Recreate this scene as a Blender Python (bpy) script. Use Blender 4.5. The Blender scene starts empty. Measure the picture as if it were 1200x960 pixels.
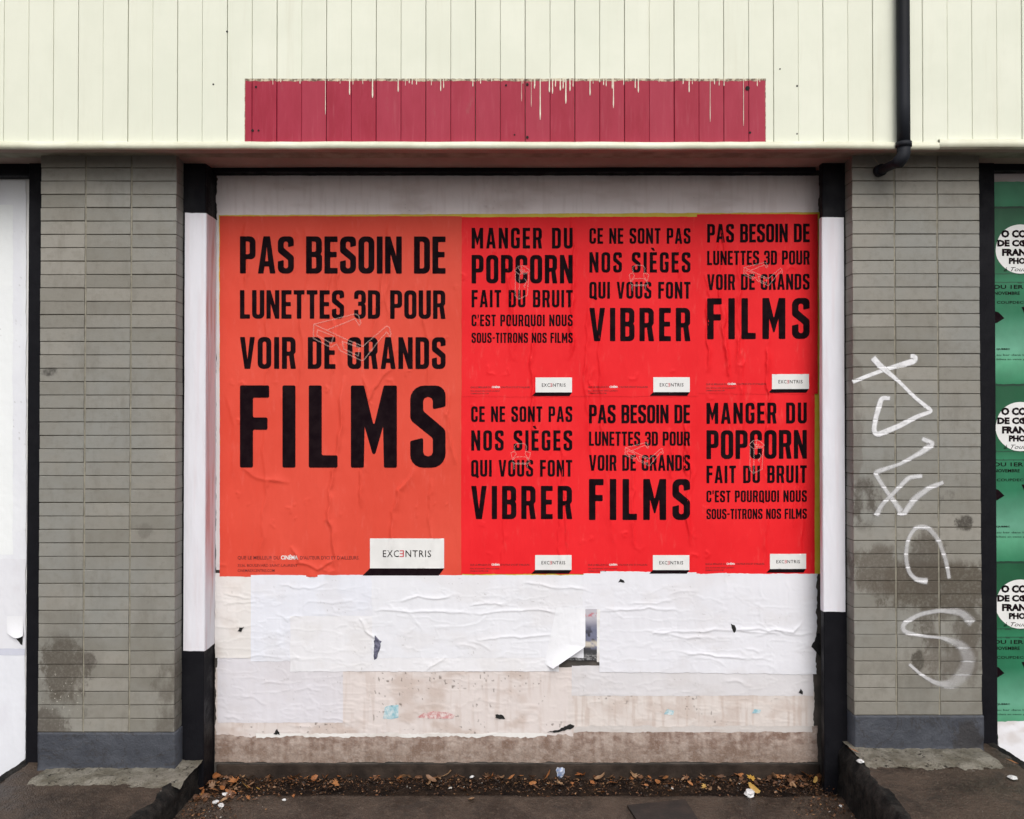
import bpy, bmesh, math, random
import numpy as np
from mathutils import Vector, Matrix
from mathutils.geometry import delaunay_2d_cdt, tessellate_polygon

C = bpy.context.scene.collection
random.seed(7)
R = math.radians

# ------------------------------------------------------------------ camera
F = 1000.0          # focal length in photograph pixels (photo is 1200 x 960)
CAMY, CAMZ, TILT = -4.35, 1.82, R(0.6)
cd = bpy.data.cameras.new('camera'); cam = bpy.data.objects.new('camera', cd); C.objects.link(cam)
cam.location = (0, CAMY, CAMZ); cam.rotation_euler = (R(90) + TILT, 0, 0)
cd.sensor_width = 36; cd.lens = 36 * F / 1200; cd.clip_end = 2000; cd.clip_start = 0.05
bpy.context.scene.camera = cam

# ------------------------------------------------------------------ light
w = bpy.data.worlds.new('World'); bpy.context.scene.world = w; w.use_nodes = True
nt = w.node_tree; bg = nt.nodes['Background']
sky = nt.nodes.new('ShaderNodeTexSky'); sky.sky_type = 'NISHITA'; sky.sun_disc = False
SUN_EL, SUN_AZ = R(43), R(172)      # azimuth from north (+y) clockwise: behind the camera
sky.sun_elevation = SUN_EL; sky.sun_rotation = SUN_AZ
sky.air_density = 1.0; sky.dust_density = 4.0; sky.ozone_density = 1.0
hs = nt.nodes.new('ShaderNodeHueSaturation'); hs.inputs['Saturation'].default_value = 0.35
nt.links.new(sky.outputs[0], hs.inputs['Color']); nt.links.new(hs.outputs[0], bg.inputs[0])
bg.inputs[1].default_value = 0.15
sl = bpy.data.lights.new('sun', 'SUN'); so = bpy.data.objects.new('sun', sl); C.objects.link(so)
sl.energy = 1.7; sl.angle = R(48); sl.color = (1.0, 0.975, 0.94)
sd = Vector((math.sin(SUN_AZ) * math.cos(SUN_EL), math.cos(SUN_AZ) * math.cos(SUN_EL), math.sin(SUN_EL)))
so.rotation_euler = sd.to_track_quat('Z', 'Y').to_euler()
so.location = (0, -6, 8)
vs = bpy.context.scene.view_settings
vs.view_transform = 'Standard'; vs.look = 'None'; vs.gamma = 1; vs.exposure = -0.20
bpy.context.scene.cycles.max_bounces = 6

# ------------------------------------------------------------------ projection helpers
ct, st_ = math.cos(TILT), math.sin(TILT)
def ray(px, py):
    a = (np.asarray(px, float) - 600) / F; b = -(np.asarray(py, float) - 480) / F
    return a, ct - b * st_, st_ + b * ct          # x, y(forward), z
def W(px, py, y):                                  # point of a photo pixel on the vertical plane y
    a, f, u = ray(px, py); t = (np.asarray(y, float) - CAMY) / f
    return np.stack(np.broadcast_arrays(a * t, CAMY + f * t, CAMZ + u * t), -1)
def G(px, py, z=0.0):                              # point of a photo pixel on the horizontal plane z
    a, f, u = ray(px, py); t = (z - CAMZ) / u
    return np.stack(np.broadcast_arrays(a * t, CAMY + f * t, CAMZ + u * t), -1)
def X(px, y): return float(W(px, 490, y)[0])
def Z(py, y): return float(W(600, py, y)[2])

# ------------------------------------------------------------------ noise
def _h(i, j, s):
    n = (i.astype(np.int64) * 374761393 + j.astype(np.int64) * 668265263 + s * 974634777) & 0xffffffff
    n = ((n ^ (n >> 13)) * 1274126177) & 0xffffffff
    return ((n ^ (n >> 16)) & 0xffffff) / float(0xffffff)
def vn(x, y, s=0):
    x = np.asarray(x, float); y = np.asarray(y, float); x, y = np.broadcast_arrays(x, y)
    i = np.floor(x); j = np.floor(y); fx = x - i; fy = y - j
    fx = fx * fx * (3 - 2 * fx); fy = fy * fy * (3 - 2 * fy)
    a = _h(i, j, s); b = _h(i + 1, j, s); c = _h(i, j + 1, s); d = _h(i + 1, j + 1, s)
    return (a * (1 - fx) + b * fx) * (1 - fy) + (c * (1 - fx) + d * fx) * fy
def fbm(x, y, s=0, o=4):
    r = 0; a = 0.5; t = 0
    for k in range(o):
        r = r + a * vn(np.asarray(x) * 2**k, np.asarray(y) * 2**k, s + k * 17); t += a; a *= 0.5
    return r / t
def sm(a, b, x):
    t = np.clip((x - a) / (b - a), 0, 1); return t * t * (3 - 2 * t)

# ------------------------------------------------------------------ objects and meshes
def tag(o, label=None, cat=None, group=None, kind=None):
    for k, v in (('label', label), ('category', cat), ('group', group), ('kind', kind)):
        if v: o[k] = v
    return o
def empty(name, loc, label, cat, group=None):
    o = bpy.data.objects.new(name, None); C.objects.link(o); o.location = loc; o.empty_display_size = .1
    return tag(o, label, cat, group)
def link(name, me, parent=None, m=None):
    o = bpy.data.objects.new(name, me); C.objects.link(o)
    if m is not None and not me.materials: me.materials.append(m)
    if parent is not None:
        o.parent = parent; o.matrix_parent_inverse = Matrix.Translation(parent.location).inverted()
    return o
def pymesh(name, v, f, smooth=False):
    me = bpy.data.meshes.new(name); me.from_pydata([tuple(map(float, p)) for p in v], [], f); me.update()
    if smooth: me.polygons.foreach_set('use_smooth', [True] * len(me.polygons))
    return me
def gridmesh(name, P, smooth=True, flip=False, col=None):
    n, m = P.shape[:2]
    me = bpy.data.meshes.new(name)
    me.vertices.add(n * m); me.vertices.foreach_set('co', P.reshape(-1).astype(np.float32))
    idx = np.arange(n * m).reshape(n, m)
    q = np.stack([idx[:-1, :-1], idx[1:, :-1], idx[1:, 1:], idx[:-1, 1:]], -1).reshape(-1, 4)
    if flip: q = q[:, ::-1]
    k = len(q)
    me.loops.add(k * 4); me.loops.foreach_set('vertex_index', q.reshape(-1).astype(np.int32))
    me.polygons.add(k); me.polygons.foreach_set('loop_start', (np.arange(k) * 4).astype(np.int32))
    me.polygons.foreach_set('loop_total', np.full(k, 4, np.int32))
    me.update(calc_edges=True)
    if smooth: me.polygons.foreach_set('use_smooth', np.ones(k, bool))
    if col is not None: addcol(me, col.reshape(-1, col.shape[-1]))
    return me
def addcol(me, col, name='Col'):
    a = me.color_attributes.new(name, 'FLOAT_COLOR', 'POINT')
    c = np.ones((len(col), 4), np.float32); c[:, :col.shape[-1]] = col
    a.data.foreach_set('color', c.reshape(-1))
class MB:
    def __init__(s): s.v = []; s.f = []
    def add(s, v, f):
        n = len(s.v); s.v += [tuple(map(float, p)) for p in v]; s.f += [[i + n for i in q] for q in f]
    def box(s, x0, x1, y0, y1, z0, z1, ch=0.0):
        if ch <= 0:
            s.add([(x, y, z) for x in (x0, x1) for y in (y0, y1) for z in (z0, z1)],
                  [(0, 1, 3, 2), (4, 6, 7, 5), (0, 4, 5, 1), (2, 3, 7, 6), (0, 2, 6, 4), (1, 5, 7, 3)])
        else:     # chamfered on the front (y0) edges
            r = [(x0, z0), (x1, z0), (x1, z1), (x0, z1)]
            ri = [(x0 + ch, z0 + ch), (x1 - ch, z0 + ch), (x1 - ch, z1 - ch), (x0 + ch, z1 - ch)]
            v = [(a, y1, b) for a, b in r] + [(a, y0 + ch, b) for a, b in r] + [(a, y0, b) for a, b in ri]
            f = [(3, 2, 1, 0)] + [(i, (i + 1) % 4, 4 + (i + 1) % 4, 4 + i) for i in range(4)] \
                + [(4 + i, 4 + (i + 1) % 4, 8 + (i + 1) % 4, 8 + i) for i in range(4)] + [(8, 9, 10, 11)]
            s.add(v, f)
    def tube(s, pts, rad, n=16, cap=True):
        pts = [Vector(p) for p in pts]; rings = []
        for i, p in enumerate(pts):
            d = (pts[min(i + 1, len(pts) - 1)] - pts[max(i - 1, 0)]).normalized()
            up = Vector((0, 1, 0)) if abs(d.y) < .9 else Vector((1, 0, 0))
            a = d.cross(up).normalized(); b = d.cross(a)
            r = rad[i] if isinstance(rad, (list, tuple)) else rad
            rings.append([p + (a * math.cos(t) + b * math.sin(t)) * r for t in [2 * math.pi * k / n for k in range(n)]])
        v = [q for r in rings for q in r]; f = []
        for i in range(len(rings) - 1):
            for k in range(n):
                f.append((i * n + k, i * n + (k + 1) % n, (i + 1) * n + (k + 1) % n, (i + 1) * n + k))
        if cap: f += [tuple(range(n))[::-1], tuple((len(rings) - 1) * n + k for k in range(n))]
        s.add(v, f)
    def build(s, name, m, parent=None, smooth=False):
        me = pymesh(name, s.v, s.f, False)
        bm = bmesh.new(); bm.from_mesh(me); bmesh.ops.recalc_face_normals(bm, faces=bm.faces); bm.to_mesh(me); bm.free()
        if smooth: me.shade_smooth()
        return link(name, me, parent, m)

# ------------------------------------------------------------------ materials
def srgb(r, g, b):
    f = lambda c: (c / 255 / 12.92) if c / 255 <= .04045 else ((c / 255 + .055) / 1.055) ** 2.4
    return (f(r), f(g), f(b))
class N:
    def __init__(s, name):
        s.m = bpy.data.materials.new(name); s.m.use_nodes = True; s.t = s.m.node_tree
        s.b = s.t.nodes['Principled BSDF']; s.out = s.t.nodes['Material Output']
    def n(s, typ, **kw):
        x = s.t.nodes.new('ShaderNode' + typ)
        for k, v in kw.items(): setattr(x, k, v)
        return x
    def l(s, a, b): s.t.links.new(a, b)
    def setin(s, inp, v):
        if hasattr(v, 'is_output') or isinstance(v, bpy.types.NodeSocket): s.l(v, inp)
        else: inp.default_value = v
    def pos(s):
        if not hasattr(s, '_p'): s._p = s.n('NewGeometry').outputs['Position']
        return s._p
    def xyz(s):
        if not hasattr(s, '_x'):
            q = s.n('SeparateXYZ'); s.l(s.pos(), q.inputs[0]); s._x = q.outputs
        return s._x
    def noise(s, scale, detail=4, rough=.55, stretch=None, dist=0, vec=None):
        v = vec or s.pos()
        if stretch:
            mp = s.n('Mapping'); s.l(v, mp.inputs[0]); mp.inputs['Scale'].default_value = stretch; v = mp.outputs[0]
        q = s.n('TexNoise'); s.l(v, q.inputs['Vector']); q.inputs['Scale'].default_value = scale
        q.inputs['Detail'].default_value = detail; q.inputs['Roughness'].default_value = rough
        q.inputs['Distortion'].default_value = dist
        return q.outputs[0]
    def ramp(s, v, a, b, c0=0.0, c1=1.0):
        q = s.n('MapRange', interpolation_type='SMOOTHSTEP'); s.l(v, q.inputs[0])
        for i, k in enumerate((a, b, c0, c1)): q.inputs[i + 1].default_value = k
        return q.outputs[0]
    def math(s, op, a, b=0.0):
        q = s.n('Math', operation=op); s.setin(q.inputs[0], a); s.setin(q.inputs[1], b); return q.outputs[0]
    def mix(s, f, a, b, blend='MIX'):
        q = s.n('Mix', data_type='RGBA', blend_type=blend)
        s.setin(q.inputs[0], f)
        for inp, v in ((q.inputs[6], a), (q.inputs[7], b)):
            s.setin(inp, (*v, 1) if isinstance(v, tuple) else v)
        return q.outputs[2]
    def bump(s, h, strength=.3, dist=.01):
        q = s.n('Bump'); s.setin(q.inputs['Height'], h); q.inputs['Strength'].default_value = strength
        q.inputs['Distance'].default_value = dist; s.l(q.outputs[0], s.b.inputs['Normal'])
    def done(s, col, rough=.7, spec=None):
        s.setin(s.b.inputs['Base Color'], (*col, 1) if isinstance(col, tuple) else col)
        s.setin(s.b.inputs['Roughness'], rough)
        if spec is not None: s.b.inputs['Specular IOR Level'].default_value = spec
        return s.m
def simple(name, a, b, scale=8, rough=.7, bump=.2, bscale=60, bd=.003, spec=None, stretch=None):
    q = N(name); f = q.ramp(q.noise(scale, 6, .6, stretch), .35, .68)
    q.bump(q.noise(bscale, 5, .6, stretch), bump, bd)
    return q.done(q.mix(f, a, b), rough, spec)
def boxmask(q, x0, x1, z0, z1, soft=.004, jit=None):
    o = q.xyz(); xx, zz = o[0], o[2]
    if jit: 
        j = q.math('MULTIPLY', q.math('SUBTRACT', q.noise(jit[0], 3), .5), jit[1])
        zz = q.math('ADD', zz, j); xx = q.math('ADD', xx, q.math('MULTIPLY', j, .4))
    m = q.math('MULTIPLY', q.ramp(xx, x0 - soft, x0 + soft), q.ramp(xx, x1 - soft, x1 + soft, 1, 0))
    m = q.math('MULTIPLY', m, q.ramp(zz, z0 - soft, z0 + soft))
    return q.math('MULTIPLY', m, q.ramp(zz, z1 - soft, z1 + soft, 1, 0))
def blob(q, cx, cz, rx, rz, soft=.35):
    o = q.xyz()
    wv = q.math('MULTIPLY', q.math('SUBTRACT', q.noise(26, 8, .72, (1, 1, .6)), .5), 3.0)
    a = q.math('ADD', wv, q.math('DIVIDE', q.math('SUBTRACT', o[0], cx), rx)); b = q.math('DIVIDE', q.math('SUBTRACT', o[2], cz), rz)
    r = q.math('SQRT', q.math('ADD', q.math('MULTIPLY', a, a), q.math('MULTIPLY', b, b)))
    return q.ramp(r, 1 - soft, 1 + soft, 1, 0)

# depths (m): camera looks along +y; the boarded panel's face is y = 0
YP, YPIL, YPOST, YFAS = 0.0, -0.24, -0.15, -0.40
M = {}
M['black'] = simple('black_paint', (.004, .004, .006), (.010, .010, .013), 14, .55, .5, 35, .004, .18)
M['tar'] = simple('rough_black_kerb_paint', (.006, .006, .006), (.030, .027, .024), 16, .85, 1.0, 30, .02, .2)
M['soffit'] = simple('soffit_paint', (.34, .25, .215), (.43, .33, .285), 3, .8, .3, 20, .003, .2)
q = N('scuffed_black_paint'); n1 = q.noise(14, 6, .6); n2 = q.noise(55, 6, .75, (1, 1, .3)); n3 = q.noise(6, 5, .65)
c = q.mix(n1, (.004, .004, .006), (.011, .011, .014)); c = q.mix(q.math('MULTIPLY', q.ramp(n2, .68, .72), .4), c, (.08, .08, .09)); c = q.mix(q.math('MULTIPLY', q.ramp(n3, .52, .75), .35), c, (.016, .016, .018))
q.bump(q.math('ADD', n1, n2), .5, .005); M['black'] = q.done(c, q.ramp(n3, .4, .6, .45, .75), .1)
M['header'] = M['black']
M['mortar'] = simple('mortar', (.09, .08, .06), (.16, .14, .11), 30, .9, .6, 120, .003)
M['joint'] = simple('pale_mortar', (.20, .185, .145), (.29, .27, .215), 22, .9, .6, 120, .002)
M['metal'] = simple('painted_drainpipe', (.005, .006, .010), (.010, .012, .018), 5, .65, .2, 40, .002, .3)
M['concrete_light'] = simple('pale_cement', (.14, .125, .095), (.27, .25, .205), 12, .85, .9, 45, .01)
q = N('worn_cement'); n1 = q.noise(12, 7, .7); n2 = q.noise(50, 6, .75); n3 = q.noise(23, 5, .7)
c = q.mix(q.ramp(n1, .35, .65), (.16, .145, .11), (.30, .28, .235)); c = q.mix(q.ramp(n2, .56, .66), c, (.09, .078, .06)); c = q.mix(q.math('MULTIPLY', q.ramp(n3, .60, .64), .9), c, (.018, .014, .011))
q.bump(q.math('ADD', n1, n2), 1, .015); M['concrete_light'] = q.done(c, .9, .3)
M['soil'] = simple('dark_soil', (.008, .005, .004), (.028, .017, .011), 14, .9, 1.0, 60, .012, .15)
M['panel'] = simple('dark_board', (.05, .045, .04), (.1, .085, .075), 10, .8, .4, 60, .003)
M['base'] = simple('base_strip', (.020, .014, .011), (.050, .036, .028), 7, .85, .7, 40, .006, .2)
M['plate'] = simple('rusty_plate', (.010, .007, .006), (.028, .018, .014), 12, .55, .6, 50, .004)
M['white_box'] = simple('white_print', (.74, .74, .73), (.80, .80, .79), 10, .6, .05)
M['ink'] = simple('black_ink', (.007, .003, .005), (.013, .007, .009), 20, .7, .05, spec=.03)
M['finek'] = simple('dark_fine_print', (.12, .01, .01), (.2, .015, .014), 20, .5, .05)
M['logored'] = simple('red_logo_print', (.5, .05, .06), (.6, .06, .08), 20, .5, .05)
M['hole'] = simple('black_hole', (.006, .006, .006), (.012, .012, .012), 20, .9, .05)
M['tear_blue'] = simple('blue_grey_under_paper', (.06, .06, .10), (.20, .20, .28), 60, .8, .1)
M['cyan'] = simple('faded_cyan_print', (.25, .48, .56), (.6, .68, .70), 60, .7, .1)
M['pink'] = simple('faded_pink_print', (.55, .25, .25), (.75, .66, .64), 70, .7, .1)
M['litter'] = simple('white_litter', (.6, .6, .6), (.8, .8, .8), 30, .6, .2)
M['blue_litter'] = simple('blue_grey_litter', (.2, .28, .5), (.65, .68, .72), 60, .5, .2)

# asphalt and concrete ground
q = N('ground_concrete'); n1 = q.noise(3, 8, .65); n2 = q.noise(40, 5, .7); n3 = q.noise(220, 3, .6)
c = q.mix(q.ramp(n1, .35, .65), (.026, .016, .010), (.080, .054, .037)); c = q.mix(q.ramp(n2, .45, .8), c, (.11, .08, .058))
c = q.mix(q.math('MULTIPLY', q.ramp(n3, .62, .74), .5), c, (.17, .15, .125))
c = q.mix(q.math('MULTIPLY', q.ramp(q.noise(7, 7, .7, None, .8), .52, .66), .65), c, (.020, .014, .010))
vo = q.n('TexVoronoi'); q.l(q.pos(), vo.inputs['Vector']); vo.inputs['Scale'].default_value = 130
c = q.mix(q.math('MULTIPLY', q.ramp(vo.outputs['Distance'], .10, .28, 1, 0), .35), c, q.mix(q.ramp(n2, .4, .6), (.03, .022, .016), (.19, .155, .12)))
q.bump(q.math('ADD', q.math('ADD', n3, q.math('MULTIPLY', n2, 3.)), q.math('MULTIPLY', vo.outputs['Distance'], -1.5)), .7, .005); M['ground'] = q.done(c, q.ramp(n1, .3, .7, .3, .75))
M['asphalt'] = simple('street_asphalt', (.035, .034, .033), (.06, .058, .055), 20, .85, .6, 300, .004)

def red_poster(name, base, alt):
    q = N(name); a = q.ramp(q.noise(1.8, 5, .6), .3, .7); b = q.noise(40, 5, .65, (1, 1, .25))
    c = q.mix(a, base, alt); c = q.mix(q.math('MULTIPLY', q.ramp(b, .55, .85), .15), c, (.9, .30, .25))
    q.bump(q.noise(25, 5, .6), .12, .004); return q.done(c, .6, .2)
M['orange'] = red_poster('orange_red_poster', (.67, .064, .036), (.73, .082, .050))
M['red'] = red_poster('red_poster', (.76, .010, .016), (.84, .018, .024))
M['yellow'] = simple('yellow_poster', (.62, .46, .03), (.70, .55, .06), 9, .6, .1)
q = N('painted_paper_attribute'); at = q.n('Attribute', attribute_name='Col')
q.bump(q.noise(60, 6, .65), .25, .002)
M['paper'] = q.done(q.mix(q.ramp(q.noise(150, 4, .6), .4, .9, 0, .2), at.outputs['Color'], (.72, .70, .68)), .75, .3)
q = N('printed_attribute'); at = q.n('Attribute', attribute_name='Col'); q.bump(q.noise(25, 4, .6), .1, .003)
M['print'] = q.done(at.outputs['Color'], .5, .35)
q = N('thin_line_print'); q.b.inputs['Alpha'].default_value = .26; M['line'] = q.done((.85, .55, .48), .5)
q = N('spray_paint'); at = q.n('Attribute', attribute_name='Col')
sp = q.n('SeparateColor'); q.l(at.outputs['Color'], sp.inputs[0])
al = q.math('MULTIPLY', sp.outputs[0], q.ramp(q.noise(90, 4, .6), .25, .5, .78, 1)); q.l(al, q.b.inputs['Alpha'])
M['spray'] = q.done((.78, .78, .80), .55)

# brick paint with stains in the places the photograph shows
def brick_mat():
    q = N('grey_painted_brick')
    oi = q.n('ObjectInfo').outputs['Random']
    n1 = q.noise(2.2, 5, .6); n2 = q.noise(28, 6, .65); n3 = q.noise(7, 5, .6, (1, 1, .6)); n4 = q.noise(85, 5, .7)
    c = q.mix(oi, (.205, .196, .168), (.29, .276, .243))
    c = q.mix(q.ramp(n1, .35, .7), c, (.245, .245, .225))
    c = q.mix(q.math('MULTIPLY', q.ramp(n2, .45, .75), .35), c, (.16, .145, .12))
    c = q.mix(q.math('MULTIPLY', q.ramp(q.noise(11, 7, .7, (1, 1, .25)), .52, .72), .35), c, (.15, .135, .11))
    zr = q.ramp(q.xyz()[2], .2, 1.5, 1, 0)
    c = q.mix(q.math('MULTIPLY', q.math('MULTIPLY', zr, q.ramp(n3, .42, .66)), .5), c, (.13, .12, .10))
    def st(px, py, rx, rz, thr, col, k, soft=.22):
        nonlocal c
        m = blob(q, X(px, YPIL), Z(py, YPIL), rx / 243, rz / 243, soft)
        m = q.math('MULTIPLY', q.math('MULTIPLY', m, q.ramp(n3, thr - .06, thr + .06)), q.ramp(n4, .30, .56, .62, 1))
        c = q.mix(q.math('MULTIPLY', m, k), c, tuple(v * .85 for v in col))
    st(1105, 688, 75, 30, .34, (.105, .088, .066), .95)
    st(1030, 668, 35, 30, .42, (.12, .10, .078), .8)
    st(1085, 660, 22, 40, .40, (.10, .083, .065), .8)
    st(1115, 735, 40, 28, .44, (.11, .095, .075), .8)
    st(1003, 470, 8, 110, .46, (.16, .135, .115), .5)
    st(1012, 590, 16, 30, .50, (.10, .085, .07), .9)
    st(1115, 770, 30, 40, .46, (.13, .11, .09), .7)
    st(1130, 613, 10, 9, .30, (.06, .052, .042), .9); st(1108, 582, 9, 9, .45, (.08, .07, .06), .9)
    st(1075, 774, 8, 13, .36, (.08, .07, .055), .9)
    st(75, 785, 26, 40, .42, (.095, .08, .062), .85); st(60, 850, 22, 22, .4, (.10, .085, .07), .8)
    st(105, 775, 10, 10, .38, (.10, .085, .07), .8); st(140, 735, 12, 8, .44, (.11, .1, .085), .7)
    st(58, 436, 12, 5, .5, (.05, .045, .04), .9); st(170, 622, 9, 9, .5, (.12, .105, .09), .4)
    st(195, 820, 14, 60, .46, (.13, .115, .095), .7); st(105, 840, 8, 10, .45, (.1, .09, .07), .7)
    # flecks of white where paint has flaked on the left pillar
    m = q.math('MULTIPLY', blob(q, X(75, YPIL), Z(812, YPIL), .1, .09), q.ramp(q.noise(75, 3, .6), .63, .67))
    c = q.mix(m, c, (.5, .48, .42))
    q.bump(q.math('ADD', q.noise(130, 4, .7), q.math('MULTIPLY', n2, 1.5)), .35, .003)
    return q.done(c, .72, .35)
M['brick'] = brick_mat()
q = N('blue_grey_plinth'); n1 = q.noise(9, 6, .65); n2 = q.noise(55, 5, .7)
c = q.mix(q.ramp(n1, .35, .7), (.043, .048, .062), (.058, .064, .080)); c = q.mix(q.math('MULTIPLY', q.ramp(n2, .58, .68), .5), c, (.026, .023, .022))
c = q.mix(q.math('MULTIPLY', q.math('MAXIMUM', q.math('MULTIPLY', q.ramp(q.math('ABSOLUTE', q.math('SUBTRACT', q.noise(3.2, 6, .65, None, 1.2), .5)), .004, .014, 1, 0), .8), blob(q, X(1132, YPIL), Z(868, YPIL), .065, .10, .2)), .85), c, (.030, .028, .030))
q.bump(q.math('ADD', n1, n2), .6, .008); M['plinth'] = q.done(c, .6)

# cream boards with the red patch left by a removed sign
q = N('cream_board_paint'); n1 = q.noise(3.5, 5, .6); n2 = q.noise(30, 5, .6, (1, 1, .12)); n3 = q.noise(80, 4, .6)
cream = q.mix(q.ramp(n1, .3, .7), (.74, .765, .645), (.79, .81, .69))
cream = q.mix(q.math('MULTIPLY', q.ramp(n2, .5, .8), .25), cream, (.66, .665, .55))
st1 = q.noise(9, 5, .7, (1, 1, .06)); cream = q.mix(q.math('MULTIPLY', q.ramp(st1, .56, .75), .30), cream, (.60, .585, .46))
cream = q.mix(q.math('MULTIPLY', q.ramp(q.n('ObjectInfo').outputs['Random'], .3, 1), .22), cream, (.71, .725, .60))
cream = q.mix(q.math('MULTIPLY', q.ramp(n3, .74, .78), .5), cream, (.3, .27, .2))
xr0, xr1, zr0, zr1 = X(286, YFAS), X(898, YFAS), Z(175, YFAS), Z(95, YFAS)
redm = boxmask(q, xr0, xr1, zr0, zr1, .0015, (38, .016))
old = boxmask(q, xr0 - .002, xr1 + .002, zr0, zr1 + .011, .0012, (30, .009))
g2 = q.noise(12, 6, .65, (1, 1, .35)); g3 = q.noise(60, 5, .6, (1, 1, .08))
oi = q.n('ObjectInfo').outputs['Random']
red = q.mix(q.ramp(g2, .3, .72), (.31, .014, .036), (.37, .026, .056)); red = q.mix(q.math('MULTIPLY', oi, .5), red, (.40, .045, .080))
red = q.mix(q.math('MULTIPLY', q.ramp(g3, .5, .8), .3), red, (.48, .12, .15))
red = q.mix(q.math('MULTIPLY', q.ramp(g2, .62, .75), .5), red, (.30, .10, .10))
chalk = q.mix(q.ramp(q.noise(45, 5, .7), .4, .6), (.62, .55, .40), (.14, .10, .07))
c = q.mix(old, cream, chalk); c = q.mix(redm, c, red)
q.bump(q.math('ADD', n2, q.math('MULTIPLY', redm, -.6)), .25, .003)
M['cream'] = q.done(c, .55, .22)
M['cream_trim'] = simple('cream_trim_paint', (.68, .68, .53), (.80, .81, .66), 6, .5, .2, 40, .003)
M['drip'] = simple('cream_paint_drip', (.74, .70, .56), (.82, .80, .66), 20, .4, .1)

# ------------------------------------------------------------------ shared relief of the papered panel (one sample per photo pixel)
HX0, HX1, HY0, HY1 = 235, 985, 190, 915
gx, gy = np.meshgrid(np.arange(HX0, HX1 + 1.0), np.arange(HY0, HY1 + 1.0))
H = (fbm(gx / 70, gy / 160, 3) * .005 + fbm(gx / 12, gy / 40, 5, 3) * .0012)
H += sm(670, 700, gy) * (fbm(gx / 40, gy / 16, 8, 3) * .0022 + sm(.06, 0, np.abs(fbm(gx / 30 + fbm(gx / 9, gy / 9, 4) * .8, gy / 12, 28, 3) - .5)) * .0011 + fbm(gx / 4, gy / 3, 29, 2) * .0006)
H += np.abs(fbm(gx / 16, gy / 60, 11, 3) - .5) * .0055
rj = random.Random(99)
def crease(pts, amp, wd, H=H, side=0.0):
    pts = [np.array(p, float) for p in pts]
    for lev in range(2):
        q_ = [pts[0]]
        for a, b in zip(pts, pts[1:]):
            d = b - a; n_ = np.array([-d[1], d[0]]); m_ = (a + b) / 2 + n_ * rj.uniform(-.09, .09)
            q_ += [m_, b]
        pts = q_
    L = sum(np.linalg.norm(b - a) for a, b in zip(pts, pts[1:])); acc = 0
    x0 = min(p[0] for p in pts) - wd * 4; x1 = max(p[0] for p in pts) + wd * 4
    y0 = min(p[1] for p in pts) - wd * 4; y1 = max(p[1] for p in pts) + wd * 4
    ia, ib = max(0, int(x0 - HX0)), min(H.shape[1], int(x1 - HX0) + 1); ja, jb = max(0, int(y0 - HY0)), min(H.shape[0], int(y1 - HY0) + 1)
    if ia >= ib or ja >= jb: return
    sx, sy = gx[ja:jb, ia:ib], gy[ja:jb, ia:ib]; best = np.full(sx.shape, 1e9); tt = np.zeros(sx.shape); sg = np.zeros(sx.shape)
    for a, b in zip(pts, pts[1:]):
        d = b - a; l = np.linalg.norm(d)
        if l < 1e-6: continue
        t = np.clip(((sx - a[0]) * d[0] + (sy - a[1]) * d[1]) / l**2, 0, 1)
        dx, dy = sx - a[0] - t * d[0], sy - a[1] - t * d[1]; r = np.hypot(dx, dy)
        k = r < best; best = np.where(k, r, best); tt = np.where(k, (acc + t * l) / L, tt)
        sg = np.where(k, np.sign(dx * d[1] - dy * d[0]), sg); acc += l
    env = np.clip(np.minimum(tt, 1 - tt) * 6, 0, 1) ** .7
    ww = wd * (1 + side * sg)
    H[ja:jb, ia:ib] += (2.7 if y1 < 690 else 1.9) * amp * env * np.exp(-(best / ww) ** 1.3) * (.7 + .6 * vn(sx / 9, sy / 9, 77))
# creases seen in the big poster
for p, a, wd in [([(456, 258), (452, 300), (447, 330), (440, 372), (432, 400)], .0035, 3.2), ([(355, 258), (362, 300), (358, 345), (356, 420), (346, 470)], .0022, 3),
                 ([(403, 440), (400, 500), (392, 545), (385, 575), (384, 610), (390, 640), (393, 668), (380, 676)], .004, 2.6),
                 ([(485, 548), (466, 575), (459, 600), (457, 640), (452, 670)], .0035, 2.8), ([(310, 500), (311, 560), (307, 600), (304, 660)], .0022, 2.5),
                 ([(505, 262), (503, 330), (500, 420), (504, 470)], .002, 3), ([(424, 440), (432, 470), (446, 445), (462, 430)], .0025, 2.2),
                 ([(340, 640), (350, 660), (372, 668), (394, 656)], .003, 2.4), ([(282, 548), (300, 560), (340, 566)], .002, 3), ([(262, 460), (275, 500), (270, 560)], .0015, 3)]:
    crease(p, a, wd, side=.5)
rc = random.Random(5)
for (a, b, n) in ((541, 960, 34), (258, 540, 10)):
    for k in range(n):
        x = rc.uniform(a + 5, b - 5); y = rc.uniform(250, 560); l = rc.uniform(50, 190); pts = []
        for j in range(7):
            pts.append((x, min(y + l * j / 6, 673))); x += rc.uniform(-4, 4)
        crease(pts, rc.uniform(.0012, .0034), rc.uniform(1.5, 2.6), side=rc.choice((-.5, .5)))
for k in range(60):       # small crumples
    x = rc.uniform(262, 955); y = rc.choice((rc.uniform(262, 670), rc.uniform(430, 480), rc.uniform(590, 672))); a = rc.uniform(0, 6.3); l = rc.uniform(3, 10)
    crease([(x, y), (x + l * math.cos(a), y + l * math.sin(a)), (x + l * 1.6 * math.cos(a + .7), y + l * 1.6 * math.sin(a + .7))], rc.uniform(.0005, .0014), 1.4)
for (x, y) in ((290, 591), (344, 591), (345, 607), (380, 609), (488, 604), (502, 605), (487, 594), (522, 591), (398, 603), (508, 590)):
    crease([(x, y), (x + 2, y + 1)], .0013, 1.6)
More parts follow.
